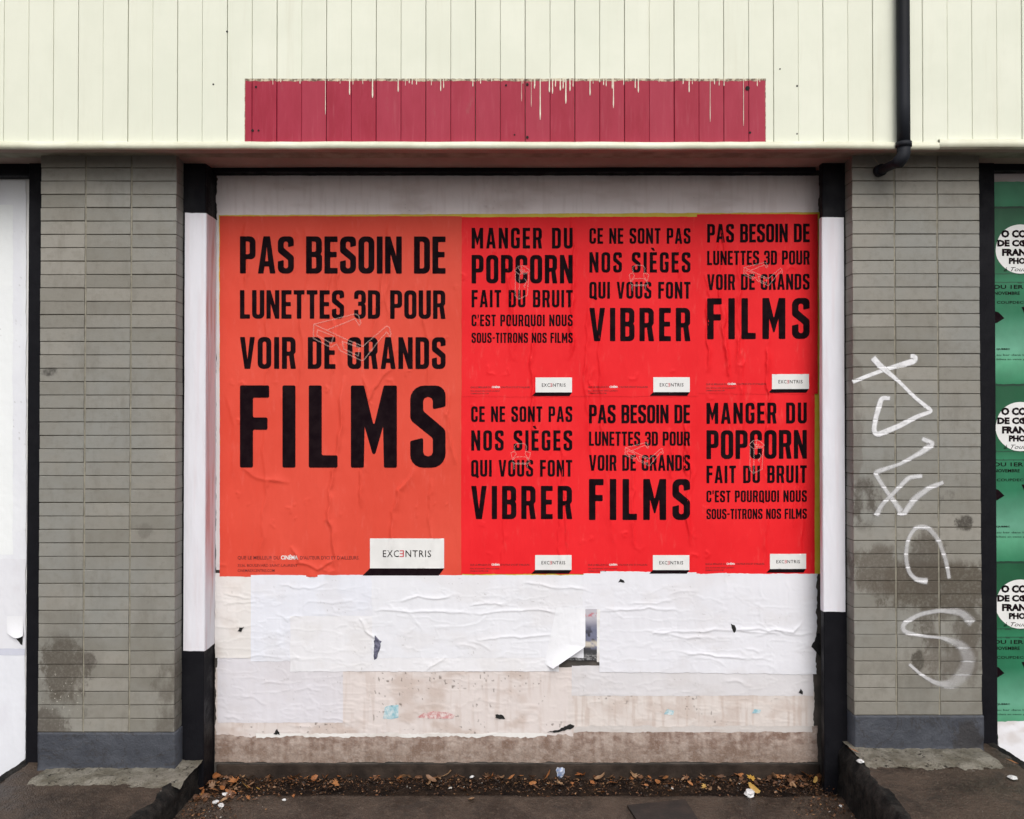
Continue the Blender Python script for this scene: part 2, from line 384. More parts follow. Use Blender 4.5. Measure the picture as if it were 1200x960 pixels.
# wrinkles in the bare white paper
for p, a in [([(262, 696), (280, 699), (293, 702)], .004), ([(262, 710), (285, 707), (300, 705)], .003), ([(325, 685), (350, 690), (375, 687), (385, 684)], .003),
             ([(350, 715), (362, 705), (400, 706), (420, 700)], .002), ([(438, 717), (480, 718), (520, 717), (552, 719)], .005), ([(468, 706), (490, 699), (530, 699)], .005),
             ([(552, 719), (600, 716), (640, 716), (660, 721)], .005), ([(550, 711), (575, 708), (592, 710)], .004), ([(557, 750), (580, 749), (610, 748), (650, 744)], .004),
             ([(500, 786), (512, 778), (524, 770)], .005), ([(420, 724), (428, 740), (444, 752)], .006), ([(612, 684), (640, 687), (670, 689), (690, 694)], .0045),
             ([(703, 716), (740, 715), (760, 712), (800, 718)], .0045), ([(735, 709), (770, 708), (790, 704)], .003), ([(755, 738), (800, 741), (850, 739), (880, 741), (915, 745)], .0045),
             ([(860, 738), (900, 740), (930, 742), (942, 724)], .006), ([(795, 764), (820, 766), (845, 770), (880, 771)], .005), ([(900, 736), (920, 743), (958, 741)], .004),
             ([(770, 745), (800, 748), (830, 750)], .003), ([(252, 770), (290, 771), (335, 773)], .003), ([(850, 700), (851, 672), (850, 660)], .003),
             ([(893, 730), (894, 700), (890, 680)], .003), ([(250, 734), (275, 736), (300, 733)], .003), ([(920, 680), (925, 700), (922, 730)], .002),
             ([(335, 850), (365, 853), (380, 847)], .002), ([(560, 800), (558, 830), (556, 850)], .002), ([(600, 700), (560, 730), (500, 735)], .002)]:
    crease(p, a * .5, 1.25, side=.6)
for k in range(46):
    x = rc.uniform(262, 940); y = rc.uniform(682, 850); a = rc.gauss(0, .35); l = rc.uniform(8, 45)
    crease([(x, y), (x + l * .5 * math.cos(a), y + l * .5 * math.sin(a)), (x + l * math.cos(a + .2), y + l * math.sin(a + .2))], rc.uniform(.0004, .0014), rc.uniform(1.0, 1.6), side=.4)
for k in range(22):     # creases of the strip above the posters
    x = rc.uniform(262, 950); pts = [(x + rc.uniform(-3, 3) * j, 208 + 8 * j) for j in range(6)]
    crease(pts, rc.uniform(.001, .002), 2)
H += .0006
def hs_(px, py):
    x = np.clip(np.asarray(px, float) - HX0, 0, H.shape[1] - 1.001); y = np.clip(np.asarray(py, float) - HY0, 0, H.shape[0] - 1.001)
    i = x.astype(int); j = y.astype(int); fx = x - i; fy = y - j
    return (H[j, i] * (1 - fx) + H[j, i + 1] * fx) * (1 - fy) + (H[j + 1, i] * (1 - fx) + H[j + 1, i + 1] * fx) * fy
LAY = .0009
def surf(px, py, layer, plane=YP, relief=None):
    h = (hs_ if relief is None else relief)(px, py)
    return W(px, py, plane - layer * LAY - h)

def sheet(name, x0, x1, y0, y1, layer, m, edge=(.5, .5, .5, .5), col=None, step=1.0, parent=None, plane=YP, lift=None, seed=0, rot=0.0, relief=None):
    """A pasted sheet of paper with slightly torn edges, following the wall's relief."""
    nx = max(2, int((x1 - x0) / step) + 1); ny = max(2, int((y1 - y0) / step) + 1)
    s = np.linspace(0, 1, nx)[None, :]; t = np.linspace(0, 1, ny)[:, None]
    yy = y0 + t * (y1 - y0); xx = x0 + s * (x1 - x0)
    rag = lambda c, k: (fbm(c / 14, c * 0 + k + seed * 3.7, 90 + k, 2) - .5) * 2 + (vn(c / 3, c * 0, 50 + k + seed) - .5) * .8
    L = x0 + edge[0] * rag(yy, 1); Rr = x1 + edge[1] * rag(yy, 2)
    T = y0 + edge[2] * rag(xx, 3) ; B = y1 + edge[3] * rag(xx, 4)
    px = L * (1 - s) + Rr * s; py = T * (1 - t) + B * t
    if rot:
        cx, cy = (x0 + x1) / 2, (y0 + y1) / 2; a, b = px - cx, py - cy
        px, py = cx + a - b * rot, cy + b + a * rot
    P = surf(px, py, layer, plane, relief)
    if lift is not None: P[..., 1] -= lift(px, py)
    cc = col(px, py) if col is not None else None
    me = gridmesh(name, P, True, False, cc)
    return link(name, me, parent, m)
flat = lambda px, py: np.zeros(np.broadcast(px, py).shape)
def glyphmesh(name, V, faces, m, parent, layer, toff=.0007, plane=YP, relief=None):
    V = np.array(V); P = surf(V[:, 0], V[:, 1], layer, plane, relief); P[:, 1] -= toff
    me = pymesh(name, P, faces, True)
    return link(name, me, parent, m)

# ------------------------------------------------------------------ condensed block lettering
S_, Bq = .158, .15
def rr(p, r=.018): return [(a[0], a[1], a[2] if len(a) > 2 else r) for a in p]
def fillet(poly, k=5):
    out = []; n = len(poly)
    for i in range(n):
        p = Vector(poly[i][:2]); a = Vector(poly[i - 1][:2]); b = Vector(poly[(i + 1) % n][:2]); r = poly[i][2]
        u = (a - p); v = (b - p); lu, lv = u.length, v.length
        if r <= 0 or lu < 1e-6 or lv < 1e-6: out.append(tuple(p)); continue
        u /= lu; v /= lv; ang = math.acos(max(-1, min(1, u.dot(v))))
        if ang > 3.0 or ang < .05: out.append(tuple(p)); continue
        d = min(r / math.tan(ang / 2), lu * .48, lv * .48); rr_ = d * math.tan(ang / 2)
        c = p + (u + v).normalized() * (rr_ / math.sin(ang / 2)); q0 = p + u * d - c; q1 = p + v * d - c
        a0 = math.atan2(q0.y, q0.x); a1 = math.atan2(q1.y, q1.x); da = (a1 - a0 + math.pi) % (2 * math.pi) - math.pi
        kk = k if r > .05 else 2
        for j in range(kk + 1):
            t = a0 + da * j / kk; out.append((c.x + rr_ * math.cos(t), c.y + rr_ * math.sin(t)))
    return out
s, w_ = S_, .43; r_ = .17; h_ = .05; i0, i1 = s, w_ - s; b = Bq
GL = {
 'I': (s, [[(0, 0), (s, 0), (s, 1), (0, 1)]]),
 'L': (.35, [[(0, 0), (.35, 0), (.35, b), (s, b), (s, 1), (0, 1)]]),
 'F': (.355, [[(0, 0), (s, 0), (s, .46), (.335, .46), (.335, .61), (s, .61), (s, 1 - b), (.355, 1 - b), (.355, 1), (0, 1)]]),
 'E': (.355, [[(0, 0), (.355, 0), (.355, b), (s, b), (s, .44), (.33, .44), (.33, .585), (s, .585), (s, 1 - b), (.355, 1 - b), (.355, 1), (0, 1)]]),
 'T': (.38, [[(.111, 0), (.269, 0), (.269, 1 - b), (.38, 1 - b), (.38, 1), (0, 1), (0, 1 - b), (.111, 1 - b)]]),
 'O': (w_, [[(0, 0, r_), (w_, 0, r_), (w_, 1, r_), (0, 1, r_)], [(i0, .14, h_), (i1, .14, h_), (i1, .86, h_), (i0, .86, h_)]]),
 'Q': (w_, [[(0, 0, r_), (.25, 0, 0), (.38, -.10), (.47, -.03), (w_, .09, .02), (w_, 1, r_), (0, 1, r_)], [(i0, .14, h_), (i1, .14, h_), (i1, .86, h_), (i0, .86, h_)]]),
 'D': (w_, [[(0, 0), (w_, 0, r_), (w_, 1, r_), (0, 1)], [(i0, .14, 0), (i1, .14, h_), (i1, .86, h_), (i0, .86, 0)]]),
 'P': (.42, [[(0, 0), (s, 0), (s, .385), (.42, .385, .16), (.42, 1, .16), (0, 1)], [(s, .52, 0), (.42 - s, .52, .04), (.42 - s, .86, .04), (s, .86, 0)]]),
 'R': (.44, [[(0, 0), (s, 0), (s, .41), (.225, .41, 0), (.275, 0), (.44, 0), (.375, .45, .04), (.43, .53, .05), (.43, 1, .16), (0, 1)], [(s, .545, 0), (.43 - s, .545, .04), (.43 - s, .86, .04), (s, .86, 0)]]),
 'B': (.43, [[(0, 0), (.43, 0, .15), (.43, .47, .08), (.39, .525, .02), (.425, .58, .08), (.425, 1, .15), (0, 1)], [(s, .14, 0), (.43 - s, .14, .04), (.43 - s, .445, .04), (s, .445, 0)], [(s, .585, 0), (.425 - s, .585, .04), (.425 - s, .86, .04), (s, .86, 0)]]),
 'A': (.47, [[(0, 0), (.15, 0), (.175, .19, 0), (.295, .19, 0), (.32, 0), (.47, 0), (.325, 1), (.145, 1)], [(.195, .33, 0), (.275, .33, 0), (.235, .72, 0)]]),
 'V': (.47, [[(.145, 0), (.325, 0), (.47, 1), (.315, 1), (.235, .3, 0), (.155, 1), (0, 1)]]),
 'M': (.56, [[(0, 0), (s, 0), (.168, .50, 0), (.28, .11, .02), (.392, .50, 0), (.402, 0), (.56, 0), (.56, 1), (.40, 1), (.28, .50, .01), (.16, 1), (0, 1)]]),
 'N': (.45, [[(0, 0), (.15, 0), (.15, .52, 0), (.305, 0), (.45, 0), (.45, 1), (.30, 1), (.30, .48, 0), (.145, 1), (0, 1)]]),
 'U': (w_, [[(0, 1), (0, 0, r_), (w_, 0, r_), (w_, 1), (i1, 1), (i1, .14, h_), (i0, .14, h_), (i0, 1)]]),
 'C': (.42, [[(0, 0, r_), (.42, 0, r_), (.42, .37), (.265, .37), (.265, .14, h_), (s, .14, h_), (s, .86, h_), (.265, .86, h_), (.265, .64), (.42, .64), (.42, 1, r_), (0, 1, r_)]]),
 'G': (.43, [[(0, 0, r_), (.43, 0, .12), (.43, .53), (.235, .53), (.235, .39), (.275, .39, 0), (.275, .14, h_), (s, .14, h_), (s, .86, h_), (.275, .86, h_), (.275, .68), (.43, .68), (.43, 1, r_), (0, 1, r_)]]),
 'S': (.43, [[(0, .325), (0, 0, r_), (.43, 0, r_), (.43, .46, .10), (s, .69, .05), (s, .86, h_), (.275, .86, h_), (.275, .71), (.43, .745), (.43, 1, r_), (0, 1, r_), (0, .58, .10), (.275, .36, .05), (.275, .14, h_), (s, .14, h_), (s, .365)]]),
 '3': (.41, [[(0, .31), (0, 0, r_), (.41, 0, r_), (.41, .46, .08), (.365, .525, .02), (.41, .585, .08), (.41, 1, r_), (0, 1, r_), (0, .70), (.15, .70), (.15, .86, h_), (.255, .86, h_), (.255, .60, .03), (.14, .60), (.14, .455), (.255, .455, .03), (.255, .14, h_), (.15, .14, h_), (.15, .31)]]),
 "'": (.12, [[(0, 1), (.01, .70), (.10, .70), (.12, 1)]]),
 '-': (.24, [[(0, .42), (.24, .42), (.24, .56), (0, .56)]]),
}
GL['È'] = (.355, GL['E'][1] + [[(.04, 1.22, .01), (.19, 1.22, .01), (.26, 1.07, .01), (.16, 1.07, .01)]])
def densify(loop, d):
    out = []
    for i, a in enumerate(loop):
        b_ = loop[(i + 1) % len(loop)]; l = math.hypot(b_[0] - a[0], b_[1] - a[1]); n = max(1, int(l / d))
        for k in range(n): out.append((a[0] + (b_[0] - a[0]) * k / n, a[1] + (b_[1] - a[1]) * k / n))
    return out
def inside(pts, loops):
    c = np.zeros(len(pts), bool); x, y = pts[:, 0], pts[:, 1]
    for lp in loops:
        a = np.array(lp); b_ = np.roll(a, -1, 0)
        for (x1, y1), (x2, y2) in zip(a, b_):
            k = (y1 > y) != (y2 > y)
            if k.any():
                xi = (x2 - x1) * (y - y1) / ((y2 - y1) or 1e-12) + x1
                c ^= k & (x < xi)
    return c
def fill(loops, d):
    """Triangulate closed loops (even-odd) with inner points every d, so that print follows the creases."""
    loops = [densify(l, d) for l in loops]; V = []; E = []
    for l in loops:
        n0 = len(V); V += l; E += [(n0 + i, n0 + (i + 1) % len(l)) for i in range(len(l))]
    a = np.array(V); x0, y0 = a.min(0); x1, y1 = a.max(0)
    mx, my = np.meshgrid(np.arange(x0 + d / 2, x1, d), np.arange(y0 + d / 2, y1, d)); g = np.stack([mx.ravel(), my.ravel()], -1)
    if len(g): g = g[inside(g, loops)]; V = V + [tuple(p) for p in g]
    r = delaunay_2d_cdt([Vector(p) for p in V], E, [], 0, 1e-5)
    ov = np.array([tuple(p) for p in r[0]]); of = np.array(r[2])
    k = inside(ov[of].mean(1), loops)
    return ov, of[k]
def line_geom(text, x0, x1, ytop, ybot, slope=0.0):
    """Justified line: returns vertices in photo pixels and triangles."""
    h = ybot - ytop; sp = .20
    tot = sum((sp if ch == ' ' else GL[ch][0]) for ch in text) * h; tr = (x1 - x0 - tot) / (len(text) - 1)
    sc = 1.0
    if tr < .035 * h: sc = (x1 - x0 - .05 * h * (len(text) - 1)) / tot; tr = .05 * h
    V = []; Fc = []; x = x0
    for ch in text:
        if ch == ' ': x += sp * h * sc + tr; continue
        wd, loops = GL[ch]
        lp = [[(x + a * h * sc, ybot - c_ * h) for a, c_ in fillet(rr(l))] for l in loops]
        v, f = fill(lp, 1.6); n = len(V)
        V += [(p[0], p[1] + slope * (p[0] - x0)) for p in v]; Fc += [[int(i) + n for i in t] for t in f]
        x += wd * h * sc + tr
    return V, Fc
def font_geom(text, x0, ybase, h, width=None, bold=0.0, flip=False, shear=0.0, space=1.0):
    """Small print set in Blender's built-in font; height h is cap height in px."""
    cu = bpy.data.curves.new('t', 'FONT'); cu.body = text; cu.size = 1; cu.offset = bold; cu.resolution_u = 2; cu.shear = shear; cu.space_character = space
    ob = bpy.data.objects.new('t', cu); me = ob.to_mesh()
    v = np.array([tuple(p.co)[:2] for p in me.vertices]).reshape(-1, 2); f = [list(p.vertices) for p in me.polygons]
    ob.to_mesh_clear(); bpy.data.objects.remove(ob); bpy.data.curves.remove(cu)
    x = v[:, 0] - v[:, 0].min(); k = h / .72; kx = k if width is None else width / max(x.max(), 1e-6)
    xs = x * kx
    if flip: xs = xs.max() - xs
    return [(x0 + a, ybase - b_ * k) for a, b_ in zip(xs, v[:, 1])], f
def ribbon(pts, wd, d=1.2):
    """Thin printed line along a polyline (px)."""
    P = []
    for a, b_ in zip(pts, pts[1:]):
        l = math.hypot(b_[0] - a[0], b_[1] - a[1]); n = max(1, int(l / d))
        P += [(a[0] + (b_[0] - a[0]) * k / n, a[1] + (b_[1] - a[1]) * k / n) for k in range(n)]
    P.append(pts[-1]); P = np.array(P, float); t = np.gradient(P, axis=0); t /= np.linalg.norm(t, axis=1)[:, None] + 1e-9
    nrm = np.stack([-t[:, 1], t[:, 0]], -1) * wd / 2
    V = [tuple(p) for p in np.concatenate([P + nrm, P - nrm])]; n = len(P)
    return V, [(i, i + 1, n + i + 1, n + i) for i in range(n - 1)]
def merge(parts):
    V = []; Fc = []
    for v, f in parts:
        n = len(V); V += list(v); Fc += [[int(i) + n for i in t] for t in f]
    return V, Fc

# ------------------------------------------------------------------ the ground
def boxobj(name, x0, x1, y0, y1, z0, z1, m, parent=None, ch=0.0):
    mb = MB(); mb.box(x0, x1, y0, y1, z0, z1, ch); return mb.build(name, m, parent)
ZL, ZR = Z(902, YPIL), Z(879, YPIL)       # raised pavements left and right of the opening
KL = -1.535
def kr(y): return 1.60 + .105 * (y + .12)        # right kerb line
street = gridmesh('street', np.array([[(x, y, -.03) for x in (-400, 400)] for y in (600, -400)], float), False, False); street = link('street', street, None, M['asphalt'])
tag(street, kind='structure')
def rough_plane(name, fx0, fx1, y0, y1, z, m, n=(90, 60), amp=.004, edge=True, thick=.06):
    yy = np.linspace(y0, y1, n[1])[:, None]; t = np.linspace(0, 1, n[0])[None, :]
    a = np.array([fx0(v) for v in yy[:, 0]])[:, None]; b_ = np.array([fx1(v) for v in yy[:, 0]])[:, None]
    xx = a * (1 - t) + b_ * t; y = yy + 0 * xx
    if edge: y = y + sm(.05, 0, np.abs(y - max(y0, y1))) * (fbm(xx * 9, xx * 0, 4) - .5) * .03
    zz = z + (fbm(xx * 5, y * 5, 21) - .5) * amp + (fbm(xx * 40, y * 40, 5, 3) - .5) * amp * .5
    P = np.stack([xx, y, zz], -1)
    # a drop at the edge nearest the wall
    k = 0 if y0 > y1 else -1
    lip = P[k:][:1].copy() if k == -1 else P[:1].copy(); lip[..., 2] -= thick
    P = np.concatenate([lip, P]) if k == 0 else np.concatenate([P, lip])
    me = gridmesh(name, P, True, False); return tag(link(name, me, None, m), kind='structure')
YT = -.235       # front edge of the soil trough
rough_plane('pavement', lambda y: KL - .02, lambda y: kr(y) + .02, YT, -5.5, .008, M['ground'], (260, 300), .006)
tr_ = gridmesh('soil_trough', (lambda g: np.stack([g[0], g[1], -.012 + (fbm(g[0] * 8, g[1] * 20, 3) - .5) * .03 + (fbm(g[0] * 50, g[1] * 50, 9, 2) - .5) * .008], -1))(np.meshgrid(np.linspace(-1.6, 1.66, 400), np.linspace(.02, YT - .03, 46))), True, False)
tag(link('soil_trough', tr_, None, M['soil']), kind='structure')
# raised pavements with black painted kerb faces
def kerb(name, xf, side, ztop, label_kind):
    ys = np.linspace(-.10, -5.5, 380)[:, None]; t = np.linspace(0, 1, 16)[None, :]
    xx = np.array([xf(v) for v in ys[:, 0]])[:, None] + 0 * t
    zz = -.03 + (ztop + .03 + (fbm(ys * 5, ys * 0, 31) - .5) * .012) * t
    bul = (fbm(ys * 6, t * 2, 17) - .5) * .014 + (fbm(ys * 45, t * 9, 19, 3) - .5) * .012 + np.abs(fbm(ys * 25, t * 5, 23, 3) - .5) * .02
    topround = sm(.75, 1, t) ** 2 * .028
    xx = xx + side * (topround + bul * (1 - .5 * t)) - side * sm(.25, 0, t) * .015
    P = np.stack([xx, ys + 0 * t, zz], -1)
    # top band painted too
    t2 = np.linspace(.15, 1, 6)[None, :]
    top = np.stack([P[:, -1:, 0] + side * t2 * (.045 + .015 * (fbm(ys * 9, ys * 0, 77) - .5)), ys + 0 * t2, P[:, -1:, 2] + .004 - .006 * t2], -1)
    return tag(link(name, gridmesh(name, np.concatenate([P, top], 1), True, side < 0), None, M['tar']), kind='structure')
kerb('kerb', lambda y: KL, -1, ZL, 0); kerb('kerb', kr, 1, ZR, 0); kerb('kerb', lambda y: -2.44, 1, ZL, 0); kerb('kerb', lambda y: 2.40, -1, ZR, 0)
rough_plane('pavement', lambda y: -5.2, lambda y: -2.43, -.06, -5.5, .008, M['ground'], (160, 260), .006); rough_plane('pavement', lambda y: 2.39, lambda y: 5.2, -.06, -5.5, .008, M['ground'], (160, 260), .006)
rough_plane('raised_pavement', lambda y: -2.405, lambda y: KL - .035, -.12, -5.5, ZL - .003, M['ground'], (260, 260), .010, False)
rough_plane('raised_pavement', lambda y: kr(y) + .035, lambda y: 2.365, -.12, -5.5, ZR - .003, M['ground'], (260, 260), .010, False)
def cement(px0, px1, pyf, z, seed):
    n = 150; s = np.linspace(0, 1, n)[None, :]; t = np.linspace(0, 1, 20)[:, None]
    a = G(px0, pyf, z); b_ = G(px1, pyf, z); xx = a[0] * (1 - s) + b_[0] * s + 0 * t; yb = -.13; yf = a[1]
    yy = yb + (yf - yb + (fbm(s * 14, s * 0, seed) - .5) * .07) * t
    zz = z + .009 + (fbm(xx * 14, yy * 14, seed) - .5) * .014 + (fbm(xx * 60, yy * 60, seed, 3) - .5) * .008 - sm(.8, 1, t) * .012
    return tag(link('cement_strip', gridmesh('cement_strip', np.stack([xx, yy, zz], -1), True, True), None, M['concrete_light']), kind='structure')
cement(28, 212, 922, ZL, 41); cement(1018, 1180, 901, ZR, 43)

# iron cover plate in the pavement
pl = MB(); a = G(735, 945, .014); c = G(803, 938, .014)
pl.add([(a[0], a[1], .02), (c[0], c[1], .02), (c[0] + .03, c[1] - .36, .02), (a[0] + .06, a[1] - .36, .02)] + [(a[0], a[1], -.01), (c[0], c[1], -.01), (c[0] + .03, c[1] - .36, -.01), (a[0] + .06, a[1] - .36, -.01)],
       [(3, 2, 1, 0), (0, 1, 5, 4), (1, 2, 6, 5), (2, 3, 7, 6), (3, 0, 4, 7)])
plate = pl.build('cover_plate', M['plate']); tag(plate, 'dark rusty square cover plate set in the brown pavement', 'cover plate')

# ------------------------------------------------------------------ brick pillars
def pillar(pxs, ptop, pbot, zbase, label, rows, first):
    """pxs: photo x of the four vertical edges of the three brick columns at the pillar's front."""
    x = [X(p, YPIL) for p in pxs]; zt = Z(ptop, YPIL); zb = Z(pbot, YPIL)
    root = empty('brick_pillar', ((x[0] + x[-1]) / 2, YPIL + .12, zbase), label, 'pillar', 'grey brick pillars')
    pitch = (zt - zb) / rows; jv = .0078; jh = .0034
    core = MB(); core.box(x[0] + .006, x[-1] - .006, YPIL + .0062, YPIL + .30, zbase, zt + .15); core.build('mortar', M['mortar'], root)
    for k in (1, 2):
        xj = x[0] + (x[-1] - x[0]) * k / 3; mj = MB(); mj.box(xj - .0036, xj + .0036, YPIL + .0030, YPIL + .02, zb, zt + .1); mj.build('mortar_joint', M['joint'], root)
    wd = (x[-1] - x[0]) / 3
    meshes = []
    for k in range(6):
        rg = random.Random(k + first); W_, Hh, Dp = wd - jv, pitch - jh, .10
        mb = MB(); ch = .0018
        mb.box(-W_ / 2, W_ / 2, 0, Dp, -Hh / 2, Hh / 2, ch)
        v = []
        for (a, b_, c_) in mb.v:
            v.append((a + rg.uniform(-.0009, .0009), b_ + rg.uniform(-.0006, .0006), c_ + rg.uniform(-.0006, .0006)))
        mb.v = v; me = pymesh('brick', mb.v, mb.f)
        bm = bmesh.new(); bm.from_mesh(me); bmesh.ops.recalc_face_normals(bm, faces=bm.faces); bm.to_mesh(me); bm.free()
        me.materials.append(M['brick']); meshes.append(me)
    rg = random.Random(first)
    for r in range(rows + 2):          # two more courses run up behind the soffit
        for c_ in range(3):
            o = bpy.data.objects.new('brick', rg.choice(meshes)); C.objects.link(o); o.parent = root
            o.matrix_parent_inverse = Matrix.Translation(root.location).inverted()
            o.location = (x[0] + wd * (c_ + .5) + rg.uniform(-.0008, .0008), YPIL + rg.uniform(-.0018, .0014), zb + pitch * (r + .5) + rg.uniform(-.0006, .0006))
            o.rotation_euler = (rg.uniform(-.006, .006), rg.uniform(-.003, .003), rg.uniform(-.004, .004))
    # plinth: rough rendered base
    nx, nz = 70, 20; s = np.linspace(0, 1, nx)[None, :]; t = np.linspace(0, 1, nz)[:, None]
    x0, x1 = x[0] + .004, x[-1] + .002
    xx = x0 + (x1 - x0) * s + 0 * t; zz = zb - .003 + (zbase - .01 - zb) * t + 0 * s
    yy = YPIL - .003 + (fbm(xx * 12, zz * 12, first) - .5) * .012 - sm(.82, 1, t) * .012
    yy = yy + np.where(s < .03, .0, 0) ; P = np.stack([xx, yy, zz], -1)
    Lf = P[:, :1].copy(); Lf[..., 1] += .12; Rt = P[:, -1:].copy(); Rt[..., 1] += .12
    P = np.concatenate([Lf, P, Rt], 1); T = P[:1].copy(); T[..., 1] = YPIL + .12
    P = np.concatenate([T, P], 0)
    link('plinth', gridmesh('plinth', P, False), root, M['plinth'])
    return root, x, zb, pitch
pilL, xl, zbl, pl_ = pillar((45.5, 99.7, 153.8, 206.5), 181, 858, ZL - .01, 'left grey brick pillar with plain unmarked face and blue grey base', 43, 3)
pilR, xr, zbr, pr_ = pillar((999, 1049, 1100.5, 1150), 181, 838, ZR - .01, 'right grey brick pillar sprayed with white graffiti', 42, 9)

# graffiti: sprayed bands that dip into the joints
def spray(pts, wd, alpha, soft=.4, seed=0):
    P = []
    for a, b_ in zip(pts, pts[1:]):
        l = math.hypot(b_[0] - a[0], b_[1] - a[1]); n = max(1, int(l / .7)); P += [(a[0] + (b_[0] - a[0]) * k / n, a[1] + (b_[1] - a[1]) * k / n) for k in range(n)]
    P.append(pts[-1]); P = np.array(P, float)
    ker = np.ones(9) / 9
    for _ in range(2 if seed < 5 else 6):
        Q = P.copy()
        for k in (0, 1): Q[4:-4, k] = np.convolve(P[:, k], ker, 'valid')
        P = Q
    t = np.gradient(P, axis=0); t /= np.linalg.norm(t, axis=1)[:, None] + 1e-9; nr = np.stack([-t[:, 1], t[:, 0]], -1)
    m = 13; u = np.linspace(-1, 1, m); n = len(P); arc = np.linspace(0, 1, n)
    ww = np.interp(arc, np.linspace(0, 1, len(wd)), wd) if isinstance(wd, (list, tuple)) else np.full(n, wd)
    ww = ww * 1.12; px = P[:, :1] + nr[:, :1] * u[None] * ww[:, None] / 2; py = P[:, 1:] + nr[:, 1:] * u[None] * ww[:, None] / 2
    B_ = W(px, py, YPIL)
    zr_ = ((B_[..., 2] - zbr) / pr_) % 1; jz = (zr_ < .05) | (zr_ > .95)
    xr_ = ((B_[..., 0] - xr[0]) / ((xr[-1] - xr[0]) / 3)) % 1; jx = (xr_ < .02) | (xr_ > .98)
    Pt = W(px, py, YPIL - .0022 - seed * .0005 + np.where(jz | jx, .0015, 0))
    e = sm(1.0, soft, np.abs(u))[None] * np.clip(np.minimum(arc, 1 - arc) * n / 2.5 + .15, 0, 1)[:, None]
    aa = np.interp(arc, np.linspace(0, 1, len(alpha)), alpha)[:, None] if isinstance(alpha, (list, tuple)) else alpha
    e = e * aa * (.85 + .25 * vn(px / 3, py / 3, seed)); e = np.where(jz, np.minimum(1, e * 2.2), e)
    return Pt, np.clip(e, 0, 1)
def scr(u, v): return (980 + u / 4, 380 + v / 4)
def scr2(u, v): return (980 + u / 4, 600 + v / 4)
strokes = [([scr(75, 272), scr(140, 245), scr(230, 212), scr(300, 192), scr(368, 172), scr(375, 152), scr(345, 150)], [5, 5, 5, 5, 7, 8, 5], .95, 'slanting crossbar of the top letter'),
           ([scr(170, 155), scr(200, 190), scr(290, 265), scr(370, 345), scr(450, 408), scr(380, 432), scr(300, 475), scr(190, 520), scr(175, 500), scr(185, 440), scr(212, 345), scr(255, 348)], [8, 7, 4.5, 4.5, 5, 5, 6, 7, 7, 6, 7, 5], .92, 'large looping stroke'),
           ([scr(400, 535), scr(455, 560), scr(400, 600), scr(300, 655), scr(180, 695), scr(230, 775), scr(270, 830), scr(305, 880)], [6, 9, 6, 5, 7, 6, 6, 9], [.8, .85, .75, .7, .65, .6, .6, .65], 'zigzag stroke'),
           ([scr(405, 712), scr(340, 718), scr(280, 780), scr(215, 845), scr(185, 900)], [5, 7, 6, 6, 8], [.8, .7, .6, .55, .6], 'short cross stroke'),
           ([scr(505, 740), scr(440, 765), scr(370, 815), scr(330, 870), scr(315, 892), scr(285, 885)], [5, 7, 8, 9, 8, 5], [.7, .65, .6, .6, .7, .6], 'hooked stroke'),
           ([scr2(530, 315), scr2(515, 230), scr2(480, 130), scr2(430, 70), scr2(370, 70), scr2(335, 130), scr2(325, 210), scr2(340, 285), scr2(375, 320), scr2(430, 325)], [5, 6, 6, 7, 7, 5.5, 6, 6, 6, 9], [.65, .5, .45, .45, .5, .55, .5, .5, .6, .8], 'arch shaped stroke'),
           ([scr2(640, 525), scr2(590, 470), scr2(480, 462), scr2(390, 480), scr2(310, 525), scr2(310, 560), scr2(400, 582), scr2(500, 590), scr2(590, 625), scr2(625, 690), scr2(600, 760), scr2(540, 810), scr2(470, 805), scr2(400, 765), scr2(340, 712)], [13, 10, 6, 6, 7, 7, 4, 4, 10, 18, 20, 16, 7, 4.5, 4.5], [.35, .45, .55, .55, .6, .55, .65, .6, .36, .26, .24, .27, .5, .6, .6], 'bottom curling stroke')]
for i, (p, wd, al, lb) in enumerate(strokes):
    Pt, e = spray(p, wd, al, .6 if i < 2 else .35, i)
    o = link('graffiti_stroke', gridmesh('graffiti_stroke', Pt, True, False, np.stack([e, e, e], -1)), pilR, M['spray']); o['label'] = lb + ' in white spray paint'

# ------------------------------------------------------------------ black frames round the boarded openings
zsof = Z(190, YPOST); YSL0 = -.075
def slab_pix(mb, p0, p1, t0, t1, yf, yb, ch=.003):
    mb.box(X(p0, yf), X(p1, yf), yf, yb, Z(t1, yf), Z(t0, yf), ch)
fr = empty('opening_frame', (0, YPOST, 0), 'black painted frame round the middle opening with the red posters', 'frame')
mb = MB(); mb.box(xl[-1] - .02, -1.512, YPOST, .06, -.03, zsof + .1, .004); mb.build('post', M['black'], fr)
mb = MB(); mb.box(1.532, xr[0] + .02, YPOST, -.108, -.03, zsof + .1, .004); mb.box(1.578, xr[0] + .02, -.106, .06, -.03, zsof + .1); mb.build('post', M['black'], fr)
mb = MB(); mb.box(-1.5118, 1.531, -.065, .06, Z(205.5, 0), zsof + .1, .004); hd = mb.build('header', M['black'], fr)
frl = empty('opening_frame', (-2.33, YPOST, ZL), 'black frame round the white boarded opening at the left edge', 'frame')
mb = MB(); mb.box(-2.386, xl[0] + .02, YPOST, .06, -.02, zsof + .1, .004); mb.build('post', M['black'], frl)
mb = MB(); mb.box(-4.3, -2.387, YPOST + .01, .06, Z(210, YSL0), zsof + .1, .004); mb.build('header', M['black'], frl)
mb = MB(); mb.box(-4.42, -4.301, YPOST, .06, -.02, zsof + .1, .004); mb.build('post', M['black'], frl)
frr = empty('opening_frame', (2.33, YPOST, ZR), 'black frame round the opening with green posters at the right edge', 'frame')
